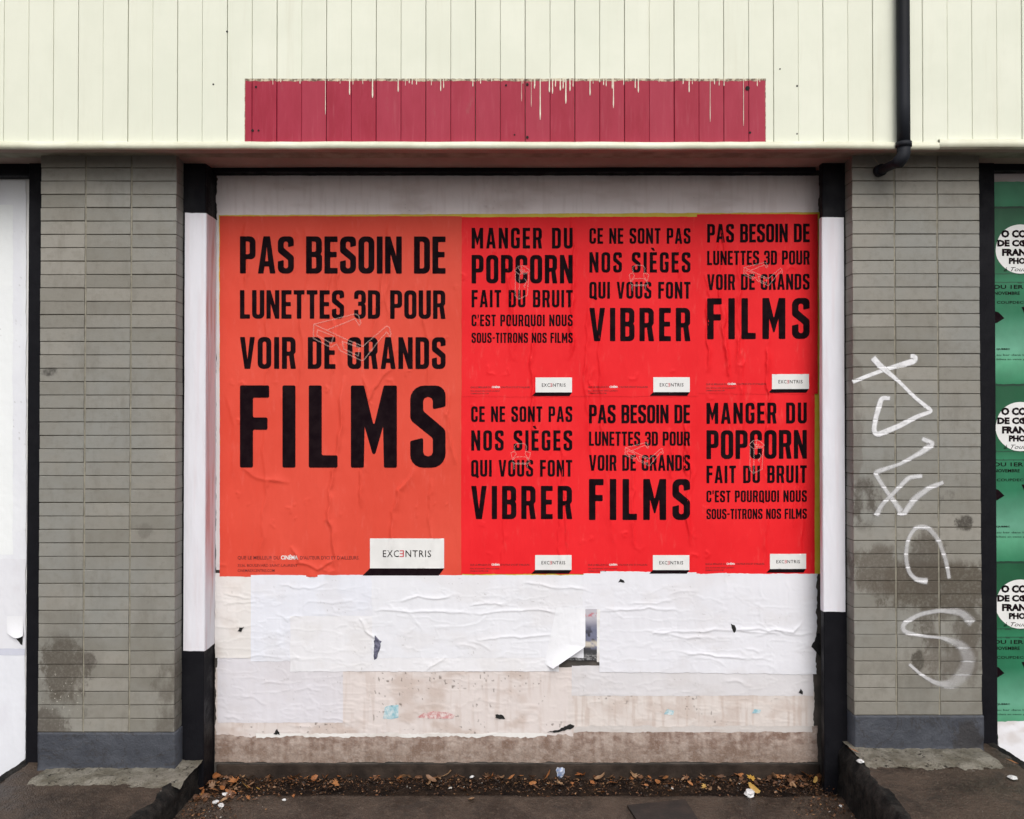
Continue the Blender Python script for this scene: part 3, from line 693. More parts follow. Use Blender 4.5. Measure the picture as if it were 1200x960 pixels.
mb = MB(); mb.box(xr[-1] - .02, 2.383, YPOST, .06, -.02, zsof + .1, .004); mb.build('post', M['black'], frr)
mb = MB(); mb.box(2.384, 4.3, YPOST + .01, .06, Z(204, YSL0), zsof + .1, .004); mb.build('header', M['black'], frr)
mb = MB(); mb.box(4.301, 4.42, YPOST, .06, -.02, zsof + .1, .004); mb.build('post', M['black'], frr)

# boards filling the openings
panel = boxobj('boarding', -1.5115, 1.577, .0012, .05, .0, zsof + .05, M['panel']); tag(panel, 'large board closing the middle opening, covered with pasted paper and posters', 'board')
# bottom plinth strip of the opening, dark and wet
mb = MB(); mb.box(-1.497, 1.560, -.0105, .0012, -.02, Z(893, 0) - .012, .003); o = mb.build('base_board', M['base'], panel)

YSL = -.075
pnl = boxobj('boarding', -4.3, -2.387, YSL, .05, 0.0, zsof + .05, M['white_box']); tag(pnl, 'white papered board closing the left opening beside the pillar', 'board')
pnr = boxobj('boarding', 2.384, 4.3, YSL, .05, 0.0, zsof + .05, M['white_box']); tag(pnr, 'board closing the right opening behind the green posters', 'board')

# ------------------------------------------------------------------ pasted paper on the middle board
def cr(a): return np.array(a, float)
def papercol(base, stain=(.42, .34, .28), k=.4, sc=(30, 18), seed=0, extra=None, streak=0.0):
    def f(px, py):
        bd = 1.0 if streak > .3 else 0.0
        n = fbm(px / sc[0], py / sc[1], seed); c = cr(base)[None, None] * (.965 + .05 * fbm(px / 45, py / 45, seed + 3)[..., None])
        m = (sm(.48, .75, n) * k)[..., None]; c = c * (1 - m) + cr(stain) * m
        if streak:
            g = fbm(px / 3.5, py / 35, seed + 9, 3); m = (sm(.5, .78, g) * streak)[..., None]; c = c * (1 - m) + cr(stain) * m
        sp = (sm(.92, .97, vn(px / 1.9, py / 1.9, seed + 5)) * sm(.5, .7, n) * .35 + bd * .8 * sm(.86, .9, vn(px / 2.2, py / 3, seed + 6)) * sm(.52, .62, fbm(px / 30, py / 20, seed + 7)))[..., None]; c = c * (1 - sp) + cr((.16, .13, .11)) * sp
        if extra is not None: c = extra(px, py, c)
        return c
    return f
def basecol(px, py):
    n = fbm(px / 9, py / 6, 61, 5); g = fbm(px / 5, py / 40, 63, 3); m = sm(.30, .70, n * .6 + g * .4)[..., None]
    c = cr((.42, .335, .29)) * (1 - m) + cr((.20, .125, .095)) * m
    v = sm(300, 240, px)[..., None] * .35 + sm(878, 893, py)[..., None] * 0; d = sm(858, 890, py)[..., None] * .6
    c = c * (1 - d) + cr((.20, .145, .11)) * d
    w2 = sm(.62, .70, fbm(px / 4.5, py / 3, 67, 3))[..., None] * .22; c = c * (1 - w2) + cr((.52, .45, .41)) * w2
    c = c * (.82 + .36 * vn(px / 1.3, py / 1.1, 81))[..., None]
    return c
PAP = 'pasted paper sheets on the middle board'
def paper(x0, x1, y0, y1, layer, col, label, edge=(.6, .6, .6, 1.), seed=0, **kw):
    o = sheet('paper_sheet', x0, x1, y0, y1, layer, M['paper'], edge, col, seed=seed, **kw)
    return tag(o, label, 'paper', PAP)
def baselow(px, py): return np.zeros(np.broadcast(px, py).shape)
def extra_base(px, py): return py * 0
paper(252, 958, 850, 893.5, 0, basecol, 'brown stained strip of old paper along the foot of the board', (1, 1, 1, 1.2), 1)
paper(254, 959.5, 206, 268, 0, papercol((.84, .78, .79), (.62, .54, .53), .6, (60, 20), 4, streak=.25), 'pinkish grey paper strip above the posters, shaded by the soffit', (2.5, 1.5, .3, 1), 2)
paper(253, 961, 258, 668, .3, papercol((.70, .675, .68), (.5, .45, .44), .4, (50, 30), 6), 'old white paper showing as a thin rim beside the posters', (1, 1, .5, 1), 3, step=1.6)
paper(253, 672, 782, 862, 1, papercol((.70, .635, .615), (.52, .42, .37), .7, (34, 20), 8, streak=.35), 'beige stained lower sheet with ragged white bottom edge, left half', (1.5, 1, .5, 2.2), 4)
paper(300, 640, 859.5, 863.5, 1.4, papercol((.80, .78, .76)), 'thin ragged white edge of torn paper above the brown strip', (2, 2, 1.2, 2.2), 44)
paper(665, 954, 805, 851, 1, papercol((.69, .63, .60), (.52, .42, .37), .5, (26, 16), 12, streak=.55), 'beige stained lower sheet below the grey one, right half', (1, 1.2, .5, 1.6), 5)
paper(664, 952, 844, 858, .6, papercol((.60, .56, .54), (.5, .42, .36), .5, (30, 8), 13), 'narrow greyish strip under the beige sheet on the right', (1, 1.2, .5, 1.2), 25)
paper(255, 402, 766, 847, 2, papercol((.70, .685, .735), (.63, .60, .62), .4, (40, 24), 14, streak=.12), 'lavender grey sheet at the lower left corner of the board', (.8, .5, .5, .6), 6)
paper(670, 953, 780, 815.5, 2, papercol((.69, .675, .70), (.58, .54, .53), .4, (40, 24), 16), 'pale grey narrow sheet below the wrinkled white one on the right', (.5, 1.5, .5, .5), 7)
paper(252, 297, 672, 771, 3, papercol((.74, .715, .70), (.64, .58, .54), .5, (25, 20), 18), 'narrow cream white sheet at the left edge under the orange poster', (.8, .5, .5, 1.5), 8)
paper(294, 442, 674, 775, 3.8, papercol((.755, .775, .85), (.70, .69, .72), .4, (30, 30), 20), 'bluish white sheet under the orange poster', (.4, 1.2, .5, .8), 9)
paper(340, 655, 722, 787, 4.4, papercol((.785, .785, .82), (.70, .68, .68), .4, (30, 20), 22), 'long white sheet with a straight bottom edge left of the torn flap', (.8, .5, .8, .6), 10)
paper(436, 684, 674, 771, 5.2, papercol((.775, .785, .835), (.70, .68, .69), .35, (40, 25), 24), 'white sheet whose corner peels off beside the dark picture', (1.2, .6, .5, .8), 11)
paper(703, 957, 671, 789, 5.2, papercol((.77, .775, .83), (.68, .66, .68), .4, (40, 25), 26), 'wide wrinkled white sheet at the right below the red posters', (.5, 1.8, .5, 1.), 12, rot=.012)
paper(683, 720, 672, 714, 5.8, papercol((.77, .775, .83), (.68, .66, .68), .3, (40, 25), 27), 'small white patch above the dark torn picture', (.8, .5, .5, .5), 13)
# dark photograph showing where the sheet has peeled off
def piccol(px, py):
    n = fbm(px / 5, py / 5, 71); c = np.ones(px.shape + (3,)); v = (py - 711) / 63
    c[:] = cr((.50, .48, .53)); sky_ = sm(.15, .45, v)[..., None]; c = c * (1 - sky_) + cr((.17, .18, .26)) * sky_
    k = (sm(.5, .6, n) * sm(.3, .5, v))[..., None]; c = c * (1 - k) + cr((.05, .05, .07)) * k
    k = (sm(.60, .68, v) * sm(.78, .72, v) * sm(.35, .6, n))[..., None]; c = c * (1 - k) + cr((.6, .55, .48)) * k
    k = sm(.76, .82, v)[..., None]; c = c * (1 - k) + cr((.05, .05, .055)) * k
    k = (sm(.5, .6, vn(px / 1.5, py / .8, 5)) * sm(.86, .9, v) * .4)[..., None]; c = c * (1 - k) + cr((.5, .5, .5)) * k
    k = sm(.04, .0, v)[..., None]; c = c * (1 - k) + cr((.03, .03, .03)) * k
    k = (sm(.1, .13, v) * sm(.2, .17, v) * sm(.4, .6, vn(px / 2, py / 1.5, 9)) * .7)[..., None]; c = c * (1 - k) + cr((.5, .06, .09)) * k
    return c
o = sheet('old_poster', 664, 701, 711, 774, 4.8, M['print'], (0, .3, .5, .3), piccol, seed=31); tag(o, 'torn remains of a dark photographic poster behind the peeling white flap', 'poster')
o = sheet('paper_sheet', 699.5, 703.5, 712, 776, 5.0, M['paper'], (.2, .2, .5, .5), papercol((.8, .8, .8)), seed=32); tag(o, 'thin white border strip right of the dark torn picture', 'paper', PAP)
# the flap curling forward
n = 40; s2 = np.linspace(0, 1, n)[None, :]; t2 = np.linspace(0, 1, n)[:, None]
ax = 652 - 14 * t2; ay = 712 + 66 * t2
ex = np.where(t2 < .6, 686.0, 686 - 38 * (t2 - .6) / .4); ey = np.where(t2 < .6, 712 + 46 * t2 / .6, 758 + 26 * (t2 - .6) / .4)
fx = ax + (ex - ax) * s2; fy = ay + (ey - ay) * s2; P = surf(fx, fy, 6.6); lf = s2 ** 2.2 * (.004 + .034 * sm(0, .75, t2)); 
P = W(fx, fy, P[..., 1] - lf)
me = gridmesh('paper_flap', P, True, False, np.broadcast_to(cr((.80, .81, .85)), (n, n, 3)).copy()); tag(link('paper_flap', me, None, M['paper']), 'white torn paper flap curling forward over the dark picture', 'paper flap')
# small lifted sliver and black gap at the ragged bottom edge
def poly(name, pts, layer, m, label=None, cat=None, parent=None, group=None, toff=.0006, plane=YP, relief=None):
    if name == 'paper_tear': pts = [(a + rj.uniform(-.7, .7), b + rj.uniform(-.7, .7)) for a, b in densify(pts, 2.2)]
    v, f = fill([pts], 2.0); o = glyphmesh(name, v, f.tolist(), m, parent, layer, toff, plane, relief)
    return tag(o, label, cat, group) if label else o
HG = 'black tears in the pasted paper'
for pts, lb in [([(640, 858), (652, 856), (668, 848.5), (674, 850), (672, 853), (655, 858)], 'long black tear under the lifted bottom edge of the beige sheet'),
            ([(438, 773), (439, 745), (447, 752), (445, 760), (441, 772)], 'dark bluish tear in the white sheet left of centre'),
            ([(279, 740), (281, 735), (286, 735), (283, 740)], 'small black tear near the left edge of the white paper'),
            ([(321, 860), (324, 854), (328, 861)], 'tiny triangular black tear in the bottom left beige paper'),
            ([(581, 842), (580, 837), (589, 838), (592, 843)], 'small square black hole below the beige sheet centre'),
            ([(725, 682), (727, 679), (731, 680), (732, 683)], 'small black hole just under the red posters right of centre'),
            ([(857, 736), (856, 731), (861, 733), (863, 738), (860, 742)], 'black and red tear in the right white sheet'),
            ([(951, 758), (958, 742), (961, 742), (961, 770), (957, 764)], 'jagged black tear at the right edge of the paper'),
            ([(936, 812), (938, 807), (941, 810), (940, 814)], 'small black hole near the lower right corner of the paper')]:
    poly('paper_tear', pts, 6.2, M['tear_blue'] if 'bluish' in lb else M['hole'], lb, 'tear', group=HG)
poly('paper_scrap', [(449, 842), (451, 829), (455, 827), (467, 826), (467, 841), (458, 843)], 2.0, M['cyan'], 'small pale cyan paper scrap on the lower beige sheet', 'paper scrap')
poly('paper_scrap', [(488, 841), (496, 836), (508, 833.5), (525, 835), (533, 838), (531, 842), (510, 842.5)], 2.0, M['pink'], 'long pink and white scrap right of the cyan one', 'paper scrap')
poly('paper_scrap', [(778, 837), (782, 831), (790, 833), (789, 838)], 2.0, M['cyan'], 'faint blue scrap in the middle of the right beige sheet', 'paper scrap')
poly('paper_scrap', [(881, 836), (884, 831), (892, 832), (890, 836)], 2.0, M['cyan'], 'faint blue scrap near the right end of the beige sheet', 'paper scrap')

# ------------------------------------------------------------------ the posters
yel = sheet('poster', 257.5, 962.3, 250.6, 674.3, 1.4, M['yellow'], (.4, .8, .4, .5), None, step=1.0, rot=-.0048); tag(yel, 'yellow poster hidden under the red ones, only its rim showing', 'poster')
TX = {  # each design: lines as (text, top, bottom) in fractions of the poster's height, text spans .081 to .93 of its width
 'glasses': [('PAS BESOIN DE', .0557, .1588), ('LUNETTES 3D POUR', .205, .284), ('VOIR DE GRANDS', .335, .423), ('FILMS', .469, .697)],
 'popcorn': [('MANGER DU', .060, .175), ('POPCORN', .211, .369), ('FAIT DU BRUIT', .406, .502), ("C'EST POURQUOI NOUS", .543, .607), ('SOUS-TITRONS NOS FILMS', .644, .700)],
 'seat': [('CE NE SONT PAS', .063, .150), ('NOS SIÈGES', .197, .310), ('QUI VOUS FONT', .362, .455), ('VIBRER', .507, .692)]}
def sc_(l, ox, oy, k): return [(ox + u / k, oy + v / k) for u, v in l]
ART = {'glasses': [sc_(p, 93, 106, 10) for p in ([(170, 200), (650, 80), (690, 95), (720, 185), (700, 215), (650, 135), (320, 270)], [(170, 200), (510, 360), (700, 440), (745, 460), (750, 450), (1020, 220), (1050, 235), (1070, 310), (1060, 350), (1020, 290), (900, 430), (760, 610), (730, 625), (480, 510), (435, 430), (370, 470), (190, 380), (165, 360), (170, 200)],
                   [(215, 265), (400, 340), (375, 425), (205, 330), (215, 265)], [(500, 400), (700, 470), (690, 570), (520, 490), (500, 400)])],
       'seat': [sc_(p, 49 * 2.04, 47 * 2.04, 19.2 / 2.04) for p in ([(260, 340), (250, 230), (310, 180), (470, 185), (520, 240), (510, 340)], [(170, 390), (250, 350), (290, 420), (200, 540), (170, 390)], [(610, 390), (500, 350), (490, 420), (570, 540), (610, 390)], [(200, 560), (290, 480), (500, 480), (590, 590), (540, 640), (280, 640), (190, 590)], [(230, 600), (240, 760)], [(530, 650), (545, 730)], [(280, 620), (540, 620)])],
       'popcorn': [sc_(p, 49 * 2.04, 25 * 2.04, 12 / 2.04) for p in ([(150, 450), (200, 390), (280, 380), (365, 450), (330, 490), (210, 500), (150, 450)], [(200, 400), (240, 470), (340, 470)], [(220, 440), (290, 440), (250, 490)], [(165, 480), (160, 800), (210, 850), (330, 790), (350, 500)], [(220, 510), (215, 840)], [(290, 560), (320, 600), (280, 670), (300, 690)], [(250, 390), (250, 490)], [(280, 660), (310, 650)])]}
def poster(x0, y0, wd, ht, design, layer, m, label, big=False, rot=0.0, seed=0):
    root = sheet('poster', x0, x0 + wd, y0, y0 + ht, layer, m, (.3, .3, .4, .7), None, seed=seed, lift=(lambda px, py: .004 * sm(8, 0, np.abs(px - (x0 + 108))) * sm(12, 0, y0 + ht - py)) if big else None)
    tag(root, label, 'poster', 'red film posters'); k = wd / 283.0
    fx = lambda u: x0 + u * k
    def place(V): return [(p[0], p[1] + rot * (p[0] - x0)) for p in V]
    xa, xb = x0 + .0838 * wd, x0 + .932 * wd
    for txt, a, b_ in TX[design]:
        v, f = line_geom(txt, xa, xb, y0 + a * ht, y0 + b_ * ht)
        o = glyphmesh('lettering', place(v), f, M['ink'], root, layer, .0016); o['label'] = 'black capitals reading ' + txt
    v, f = merge([ribbon(place([(fx(a), y0 + b_ * k) for a, b_ in p]), 1.35 if big else 1.0) for p in ART[design]])
    o = glyphmesh('line_drawing', v, f, M['line'], root, layer, .0027); o['label'] = {'glasses': 'thin outline drawing of glasses', 'seat': 'thin outline drawing of a cinema seat', 'popcorn': 'thin outline drawing of a popcorn box'}[design]
    # logo box, drawn as a slab with a black underside
    bx0, bx1, by0, by1 = x0 + .62 * wd, x0 + .926 * wd, y0 + .893 * ht, y0 + .976 * ht; dk = .02 * ht
    def q4(p, mm, nm, to): 
        v, f = fill([place(p)], 2.2); return glyphmesh(nm, v, f.tolist(), mm, root, layer, to)
    q4([(bx0, by0), (bx1, by0), (bx1, by1), (bx0, by1)], M['white_box'], 'logo_box', .0020)
    q4([(bx0, by1), (bx1, by1), (bx1 - .022 * wd, by1 + dk), (bx0 - .03 * wd, by1 + dk)], M['ink'], 'logo_box_underside', .0018)
    lw = bx1 - bx0; hc = 8.2 * k; by = by0 + (by1 - by0) * .62; 
    parts = [font_geom('EXC', bx0 + lw * .175, by, hc, lw * .215, .004, space=1.15), font_geom('NTRIS', bx0 + lw * .48, by, hc, lw * .345, .004, space=1.15)]
    for (v, f), tx in zip(parts, ('EXC', 'NTRIS')):
        o = glyphmesh('logo_lettering', place(v), f, M['ink'], root, layer, .0029); o['label'] = 'thin black capitals ' + tx
    v, f = font_geom('E', bx0 + lw * .40, by, hc, lw * .058, .004, flip=True); o = glyphmesh('logo_letter', place(v), f, M['logored'], root, layer, .0029); o['label'] = 'reversed red letter E'
    fy = y0 + .9515 * ht
    hh = 4.0 * k
    parts = [font_geom('QUE LE MEILLEUR DU', fx(21), fy, hh, 49 * k, .01), font_geom("D'AUTEUR D'ICI ET D'AILLEURS.", fx(94), fy, hh, 69 * k, .01),
             font_geom('3536, BOULEVARD SAINT-LAURENT', fx(21), fy + 8.6 * k, 3.2 * k, 70 * k, .002), font_geom('CINEMAEXCENTRIS.COM', fx(21), fy + 14.6 * k, 3.2 * k, 43 * k, .002)]
    for v, f in parts: glyphmesh('fine_print', place(v), f, M['finek'], root, layer, .0011)
    v, f = font_geom('CINÉMA', fx(71.5), fy, 4.6 * k, 20 * k, .03); o = glyphmesh('fine_print', place(v), f, M['white_box'], root, layer, .0011); o['label'] = 'small white word CINÉMA'
    return root
poster(257.5, 253.5, 284, 422.5, 'glasses', 3.5, M['orange'], 'big orange red poster about 3D glasses, twice the size of the others', True, .001, 1)
LB = {('popcorn', 0): 'red popcorn poster in the top row next to the big orange one', ('seat', 0): 'red poster ending in VIBRER in the middle of the top row', ('glasses', 0): 'red poster ending in FILMS at the top right corner',
      ('seat', 1): 'red poster ending in VIBRER in the bottom row beside the big orange one', ('glasses', 1): 'red poster ending in FILMS in the middle of the bottom row', ('popcorn', 1): 'red popcorn poster at the bottom right corner'}
for r, row in enumerate((('popcorn', 'seat', 'glasses'), ('seat', 'glasses', 'popcorn'))):
    for c_, d in enumerate(row):
        x0 = (541.0, 679.0, 816.8)[c_] - (0, .5)[r]; y0 = (254.5, 463.0)[r] - (0, .3, 3.5)[c_] * (1, 1)[r]
        poster(x0, y0, 139.6 if c_ < 2 else 141.5 - r * 3, 210.5 if r == 0 else (210, 210.4, 212.8)[c_], d, 4.3 + .55 * c_ + (1.8 if r == 0 else 0), M['red'], LB[(d, r)], False, (0, 0, -.004)[c_], 11 + r * 3 + c_)

# ------------------------------------------------------------------ white paper wrapped round the two posts
def wrap(x0, x1, side, ptop, pbot, label, seed):
    """front face of the post from x0 to x1 then the return towards the panel."""
    ny = 420; y_ = np.linspace(0, 1, ny)[:, None]
    xin = x1 if side > 0 else x0; xout = x0 if side > 0 else x1
    a = np.linspace(0, 1, 26); b_ = np.linspace(.06, 1 if side > 0 else .25, 26)
    xs = np.concatenate([xout + (xin - xout) * a, np.full(26, xin)]); ysx = np.concatenate([np.full(26, YPOST), YPOST + (-.004 - YPOST) * b_])
    u = np.concatenate([a, 1 + b_])[None, :]
    zt, zb = Z(ptop, YPOST), Z(pbot, YPOST); zz = zt + (zb - zt) * y_ + 0 * u
    zz = zz + np.where(y_ < .5, 1, -1) * 0 + (fbm(u * 1.5, u * 0, seed) - .5) * .008 * (np.abs(y_ - .5) * 2) ** 6
    hgt = .0015 + (fbm(u * 2, zz * 4, seed) - .3) * .004 + np.abs(fbm(u * 5, zz * 9, seed + 5) - .5) * .003
    xx = xs[None, :] + 0 * zz; yy = ysx[None, :] + 0 * zz
    fr_ = (np.arange(52) < 26)[None, :]
    yy = np.where(fr_, yy - hgt, yy); xx = np.where(~fr_, xx + side * hgt, xx); xx[:, 25] += side * .002
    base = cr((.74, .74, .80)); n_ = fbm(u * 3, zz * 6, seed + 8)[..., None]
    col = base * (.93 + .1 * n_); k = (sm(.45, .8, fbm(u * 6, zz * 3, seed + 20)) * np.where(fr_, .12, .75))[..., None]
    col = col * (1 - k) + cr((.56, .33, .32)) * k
    me = gridmesh('paper_wrap', np.stack([xx, yy, zz], -1), True, side < 0, col); return tag(link('paper_wrap', me, None, M['paper']), label, 'paper', 'white paper wrapped round the posts')
wrap(xl[-1] + .005, -1.510, 1, 250, 763, 'white paper wrapped round the left post beside the orange poster', 3)
wrap(1.530, xr[0] - .004, -1, 255, 717, 'white paper wrapped round the right post beside the red posters', 5)

# ------------------------------------------------------------------ left opening: white sheets
rel = lambda px, py: fbm(np.asarray(px) / 14, np.asarray(py) / 45, 33) * .004 + np.abs(fbm(np.asarray(px) / 9, np.asarray(py) / 12, 37, 3) - .5) * .003
LP = 'white sheets on the left board'
def lsheet(x0, x1, y0, y1, l, c_, lb, **kw):
    o = sheet('paper_sheet', x0, x1, y0, y1, l, M['paper'], (.5, .8, .8, .8), c_, plane=YSL - .001, relief=rel, **kw); tag(o, lb, 'paper', LP)
lsheet(-130, 30.5, 211, 662, 1, papercol((.80, .82, .86), (.70, .71, .78), .4, (20, 60), 41), 'tall white sheet on the left board, upper part', step=1.5)
lsheet(-130, 15, 240, 650, 1.6, papercol((.84, .87, .88), (.80, .82, .85), .3, (30, 60), 43), 'brighter white sheet at the very left edge of the photo', step=1.5)
lsheet(-130, 30, 655, 760, 2.4, papercol((.76, .77, .82), (.64, .62, .67), .5, (20, 30), 45), 'greyish white middle sheet on the left board with a torn corner', step=1.5)
lsheet(-130, 29.5, 752, 925, 1.2, papercol((.78, .80, .86), (.68, .68, .74), .4, (20, 40), 47), 'white lowest sheet on the left board', step=1.5)
lsheet(-130, 29.5, 760, 768, 2.2, papercol((.60, .62, .72), (.55, .56, .66), .4, (20, 40), 48), 'thin blue grey band across the left board', step=1.5)
poly('paper_tear', [(17, 747), (27, 746), (26, 756)], 4.0, M['hole'], 'dark tear where the left sheet corner lifts beside the frame', 'tear', plane=YSL - .001, relief=rel, group=HG)
n = 20; s2 = np.linspace(0, 1, n)[None, :]; t2 = np.linspace(0, 1, n)[:, None]
fx = 8 + 19 * s2 + 0 * t2; fy = 722 + t2 * (20 + 6 * np.sin(s2 * 2.6)); P = W(fx, fy, YSL - .006 - .022 * t2 ** 2 * (.3 + .7 * np.sin(s2 * 2.8)))
tag(link('paper_flap', gridmesh('paper_flap', P, True, False, np.broadcast_to(cr((.79, .80, .84)), (n, n, 3)).copy()), None, M['paper']), 'small lifted paper flap on the left board next to the black post', 'paper flap')

# ------------------------------------------------------------------ right opening: green posters
relr = lambda px, py: fbm(np.asarray(px) / 25, np.asarray(py) / 45, 53) * .004 + np.abs(fbm(np.asarray(px) / 9, np.asarray(py) / 20, 57, 3) - .5) * .0025
PR = YSL - .001
q = sheet('paper_sheet', 1164, 1320, 203, 232, 1, M['paper'], (.5, .5, .5, .5), papercol((.55, .50, .52)), plane=PR, relief=relr, seed=3); tag(q, 'greyish pink paper strip above the green posters', 'paper')
GX0, GX1 = 1163, 1301
def greencol(y0):
    def f(px, py):
        v = (py - y0) / 208.0; stops = [0, .36, .42, .5, .60, .80, .88, 1.0]
        cols = [(.018, .115, .055), (.022, .15, .072), (.045, .24, .13), (.03, .21, .11), (.035, .22, .12), (.25, .50, .38), (.18, .46, .30), (.05, .26, .14)]
        c = np.stack([np.interp(v, stops, [k[i] for k in cols]) for i in range(3)], -1)
        c *= np.array([.8, 1.12, 1.0]); c *= (.52 + .26 * fbm(px / 20, py / 20, int(y0)))[..., None]
        for a, b_ in ((.378, .384), (.425, .432), (-.01, .012)):
            k = ((v > a) & (v < b_))[..., None] * .8; c = c * (1 - k) + cr((.01, .03, .02)) * k
        return c
    return f
def gposter(y0, y1, layer, label):
    root = sheet('poster', GX0, GX1, y0, y1, layer, M['print'], (.3, .3, .6, .4), greencol(y0 if y1 - y0 > 60 else y1 - 208), plane=PR, relief=relr, seed=int(y0)); tag(root, label, 'poster', 'green festival posters')
    if y1 - y0 < 60: return
    g = lambda nm, v, f, mm, to: glyphmesh(nm, v, f, mm, root, layer, to, PR, relr)
    cx, cy, r = 1195.5, y0 + 50, 28.8
    v, f = fill([[(cx + r * math.cos(t) * (1 + .012 * math.sin(5 * t)), cy + r * math.sin(t)) for t in np.linspace(0, 2 * math.pi, 48, endpoint=False)]], 4)
    g('round_badge', v, f.tolist(), M['white_box'], .001)
    rows = [('O COUP', 1173, y0 + 36, 8, 44), ('DE CŒUR', 1168.5, y0 + 46.5, 7, 52), ('FRANCO', 1174, y0 + 57.5, 7.5, 46), ('PHONE', 1182, y0 + 67, 6.5, 32)]
    for t, x, yb, h, wd in rows:
        v, f = font_geom(t, x, yb, h, wd, .062); g('badge_lettering', v, f, M['ink'], .0018)['label'] = 'heavy hand drawn capitals ' + t
    v, f = font_geom('à Tout va', 1176, y0 + 76, 5, 36, .0, shear=.4); g('badge_script', v, f, M['ink'], .0018)
    for v, f in [font_geom('DU 1ER AU 11', 1165, y0 + 96.5, 4.6, 62, .02), font_geom('NOVEMBRE', 1165, y0 + 103.5, 3.8, 30, .02), font_geom('COUPDECOEUR.CA', 1168, y0 + 114, 3.2, 60, .01)]: g('date_lettering', v, f, M['ink'], .001)
    for v, f in ([font_geom('QUEBEC', 1167.5, y0 + 168, 1.8, 16, .03), font_geom('au bar dans la salle', 1168, y0 + 175, 2.2, 46, 0), font_geom('billets en vente partout en ville', 1168, y0 + 180, 2, 60, 0)]): g('fine_print', v, f, M['ink'], .001)
    for p in ([(1163, y0 + 122), (1170, y0 + 124), (1177, y0 + 131), (1169, y0 + 136), (1163, y0 + 138)], [(1197, y0 + 118), (1214, y0 + 116), (1218, y0 + 134), (1206, y0 + 138)]):
        v, f = fill([p], 3); g('dark_shape', v, f.tolist(), M['ink'], .001)
gposter(213, 243, 2.2, 'bottom sliver of a dark green poster at the top of the right opening')
gposter(242, 451, 3, 'topmost full green poster with white round badge')
gposter(450, 659, 4, 'middle green poster with white round badge')
gposter(658, 866, 5, 'lowest green poster, its foot covered by torn white paper')
q = sheet('paper_sheet', 1169, 1320, 846, 908, 7, M['paper'], (1, .5, 1.2, .5), papercol((.80, .80, .84)), plane=PR, relief=relr, lift=lambda px, py: .0002 * np.clip(py - 850, 0, 50)); tag(q, 'torn white paper under the lowest green poster', 'paper')

# ------------------------------------------------------------------ cream board fascia
fas = empty('fascia', (0, YFAS, Z(174, YFAS)), 'cream painted board fascia above the shopfront with a faded red patch', 'fascia')
ZF0 = Z(167.5, YFAS); ZTOP = 5.2; dF = (YFAS - CAMY)
g0 = X(31, YFAS); pitchF = (X(31 + 58.45 * 10, YFAS) - g0) / 10
pw = (pitchF - .0042) / 2
pms = []
for k in range(3):
    mb = MB(); hh = ZTOP - ZF0; mb.box(-pw / 2, pw / 2, 0, .02, 0, hh, (.0016, .0022, .0012)[k]); me = pymesh('plank', mb.v, mb.f)
    bm = bmesh.new(); bm.from_mesh(me); bmesh.ops.recalc_face_normals(bm, faces=bm.faces); bm.to_mesh(me); bm.free(); me.materials.append(M['cream']); pms.append(me)
rg = random.Random(2)
for i in range(-9, 30):
    for k in range(2):
        xc = g0 + i * pitchF + (.0014 + pw / 2 if k == 0 else .0014 + pw * 1.5 + .0014)
        if abs(xc) > 4.4: continue
        o = bpy.data.objects.new('plank', rg.choice(pms)); C.objects.link(o); o.parent = fas; o.matrix_parent_inverse = Matrix.Translation(fas.location).inverted()
        o.location = (xc, YFAS + rg.uniform(-.0016, .0016), ZF0 + rg.uniform(-.001, .001)); o.rotation_euler = (0, 0, rg.uniform(-.010, .010))
M['gap'] = simple('dark_gap', (.22, .205, .16), (.34, .32, .25), 10, .9, .1)
mb = MB(); mb.box(-4.45, 4.45, YFAS + .0195, .10, ZF0 - .01, ZTOP); mb.build('backing', M['gap'], fas)
# projecting drip moulding along the foot, slightly wavy, and the sloping soffit behind it
def strip(name, x0, x1, prof, m, parent, wav=.002, n=240, seed=1):
    xs = np.linspace(x0, x1, n)[:, None]; pr = np.array(prof)[None]
    wv = (fbm(xs * 1.4, xs * 0, seed) - .5) * wav * 2 + (vn(xs * 14, xs * 0, seed + 2) - .5) * wav * .5
    P = np.stack([xs + 0 * pr[..., 0], pr[..., 0] + 0 * xs, pr[..., 1] + wv], -1)
    return link(name, gridmesh(name, P, False, True), parent, m)
zt_, zb_ = ZF0 - .001, Z(174, YFAS - .02)
j = X(1100, YFAS)
strip('drip_moulding', -4.45, j, [(YFAS + .02, zt_ + .012), (YFAS - .006, zt_ + .004), (YFAS - .022, zt_ - .004), (YFAS - .024, zb_), (YFAS - .010, zb_ - .002), (YFAS + .01, zb_ + .003)], M['cream_trim'], fas, .003)
strip('drip_moulding', j + .002, 4.45, [(YFAS + .02, zt_ + .018), (YFAS - .004, zt_ + .016), (YFAS - .020, zt_ + .012), (YFAS - .021, zb_ + .010), (YFAS - .010, zb_ + .006), (YFAS + .01, zb_ + .006)], M['cream_trim'], fas, .003, 120, 7)
zs1 = Z(181, YPIL); zs2 = Z(191.5, YPOST)
strip('soffit', -4.45, 4.45, [(YFAS - .012, zb_ + .0035), (YPIL, zs1), (YPOST, zs2), (.06, zs2 + .01), (.06, zs2 + .05)], M['soffit'], fas, .003, 260, 5)
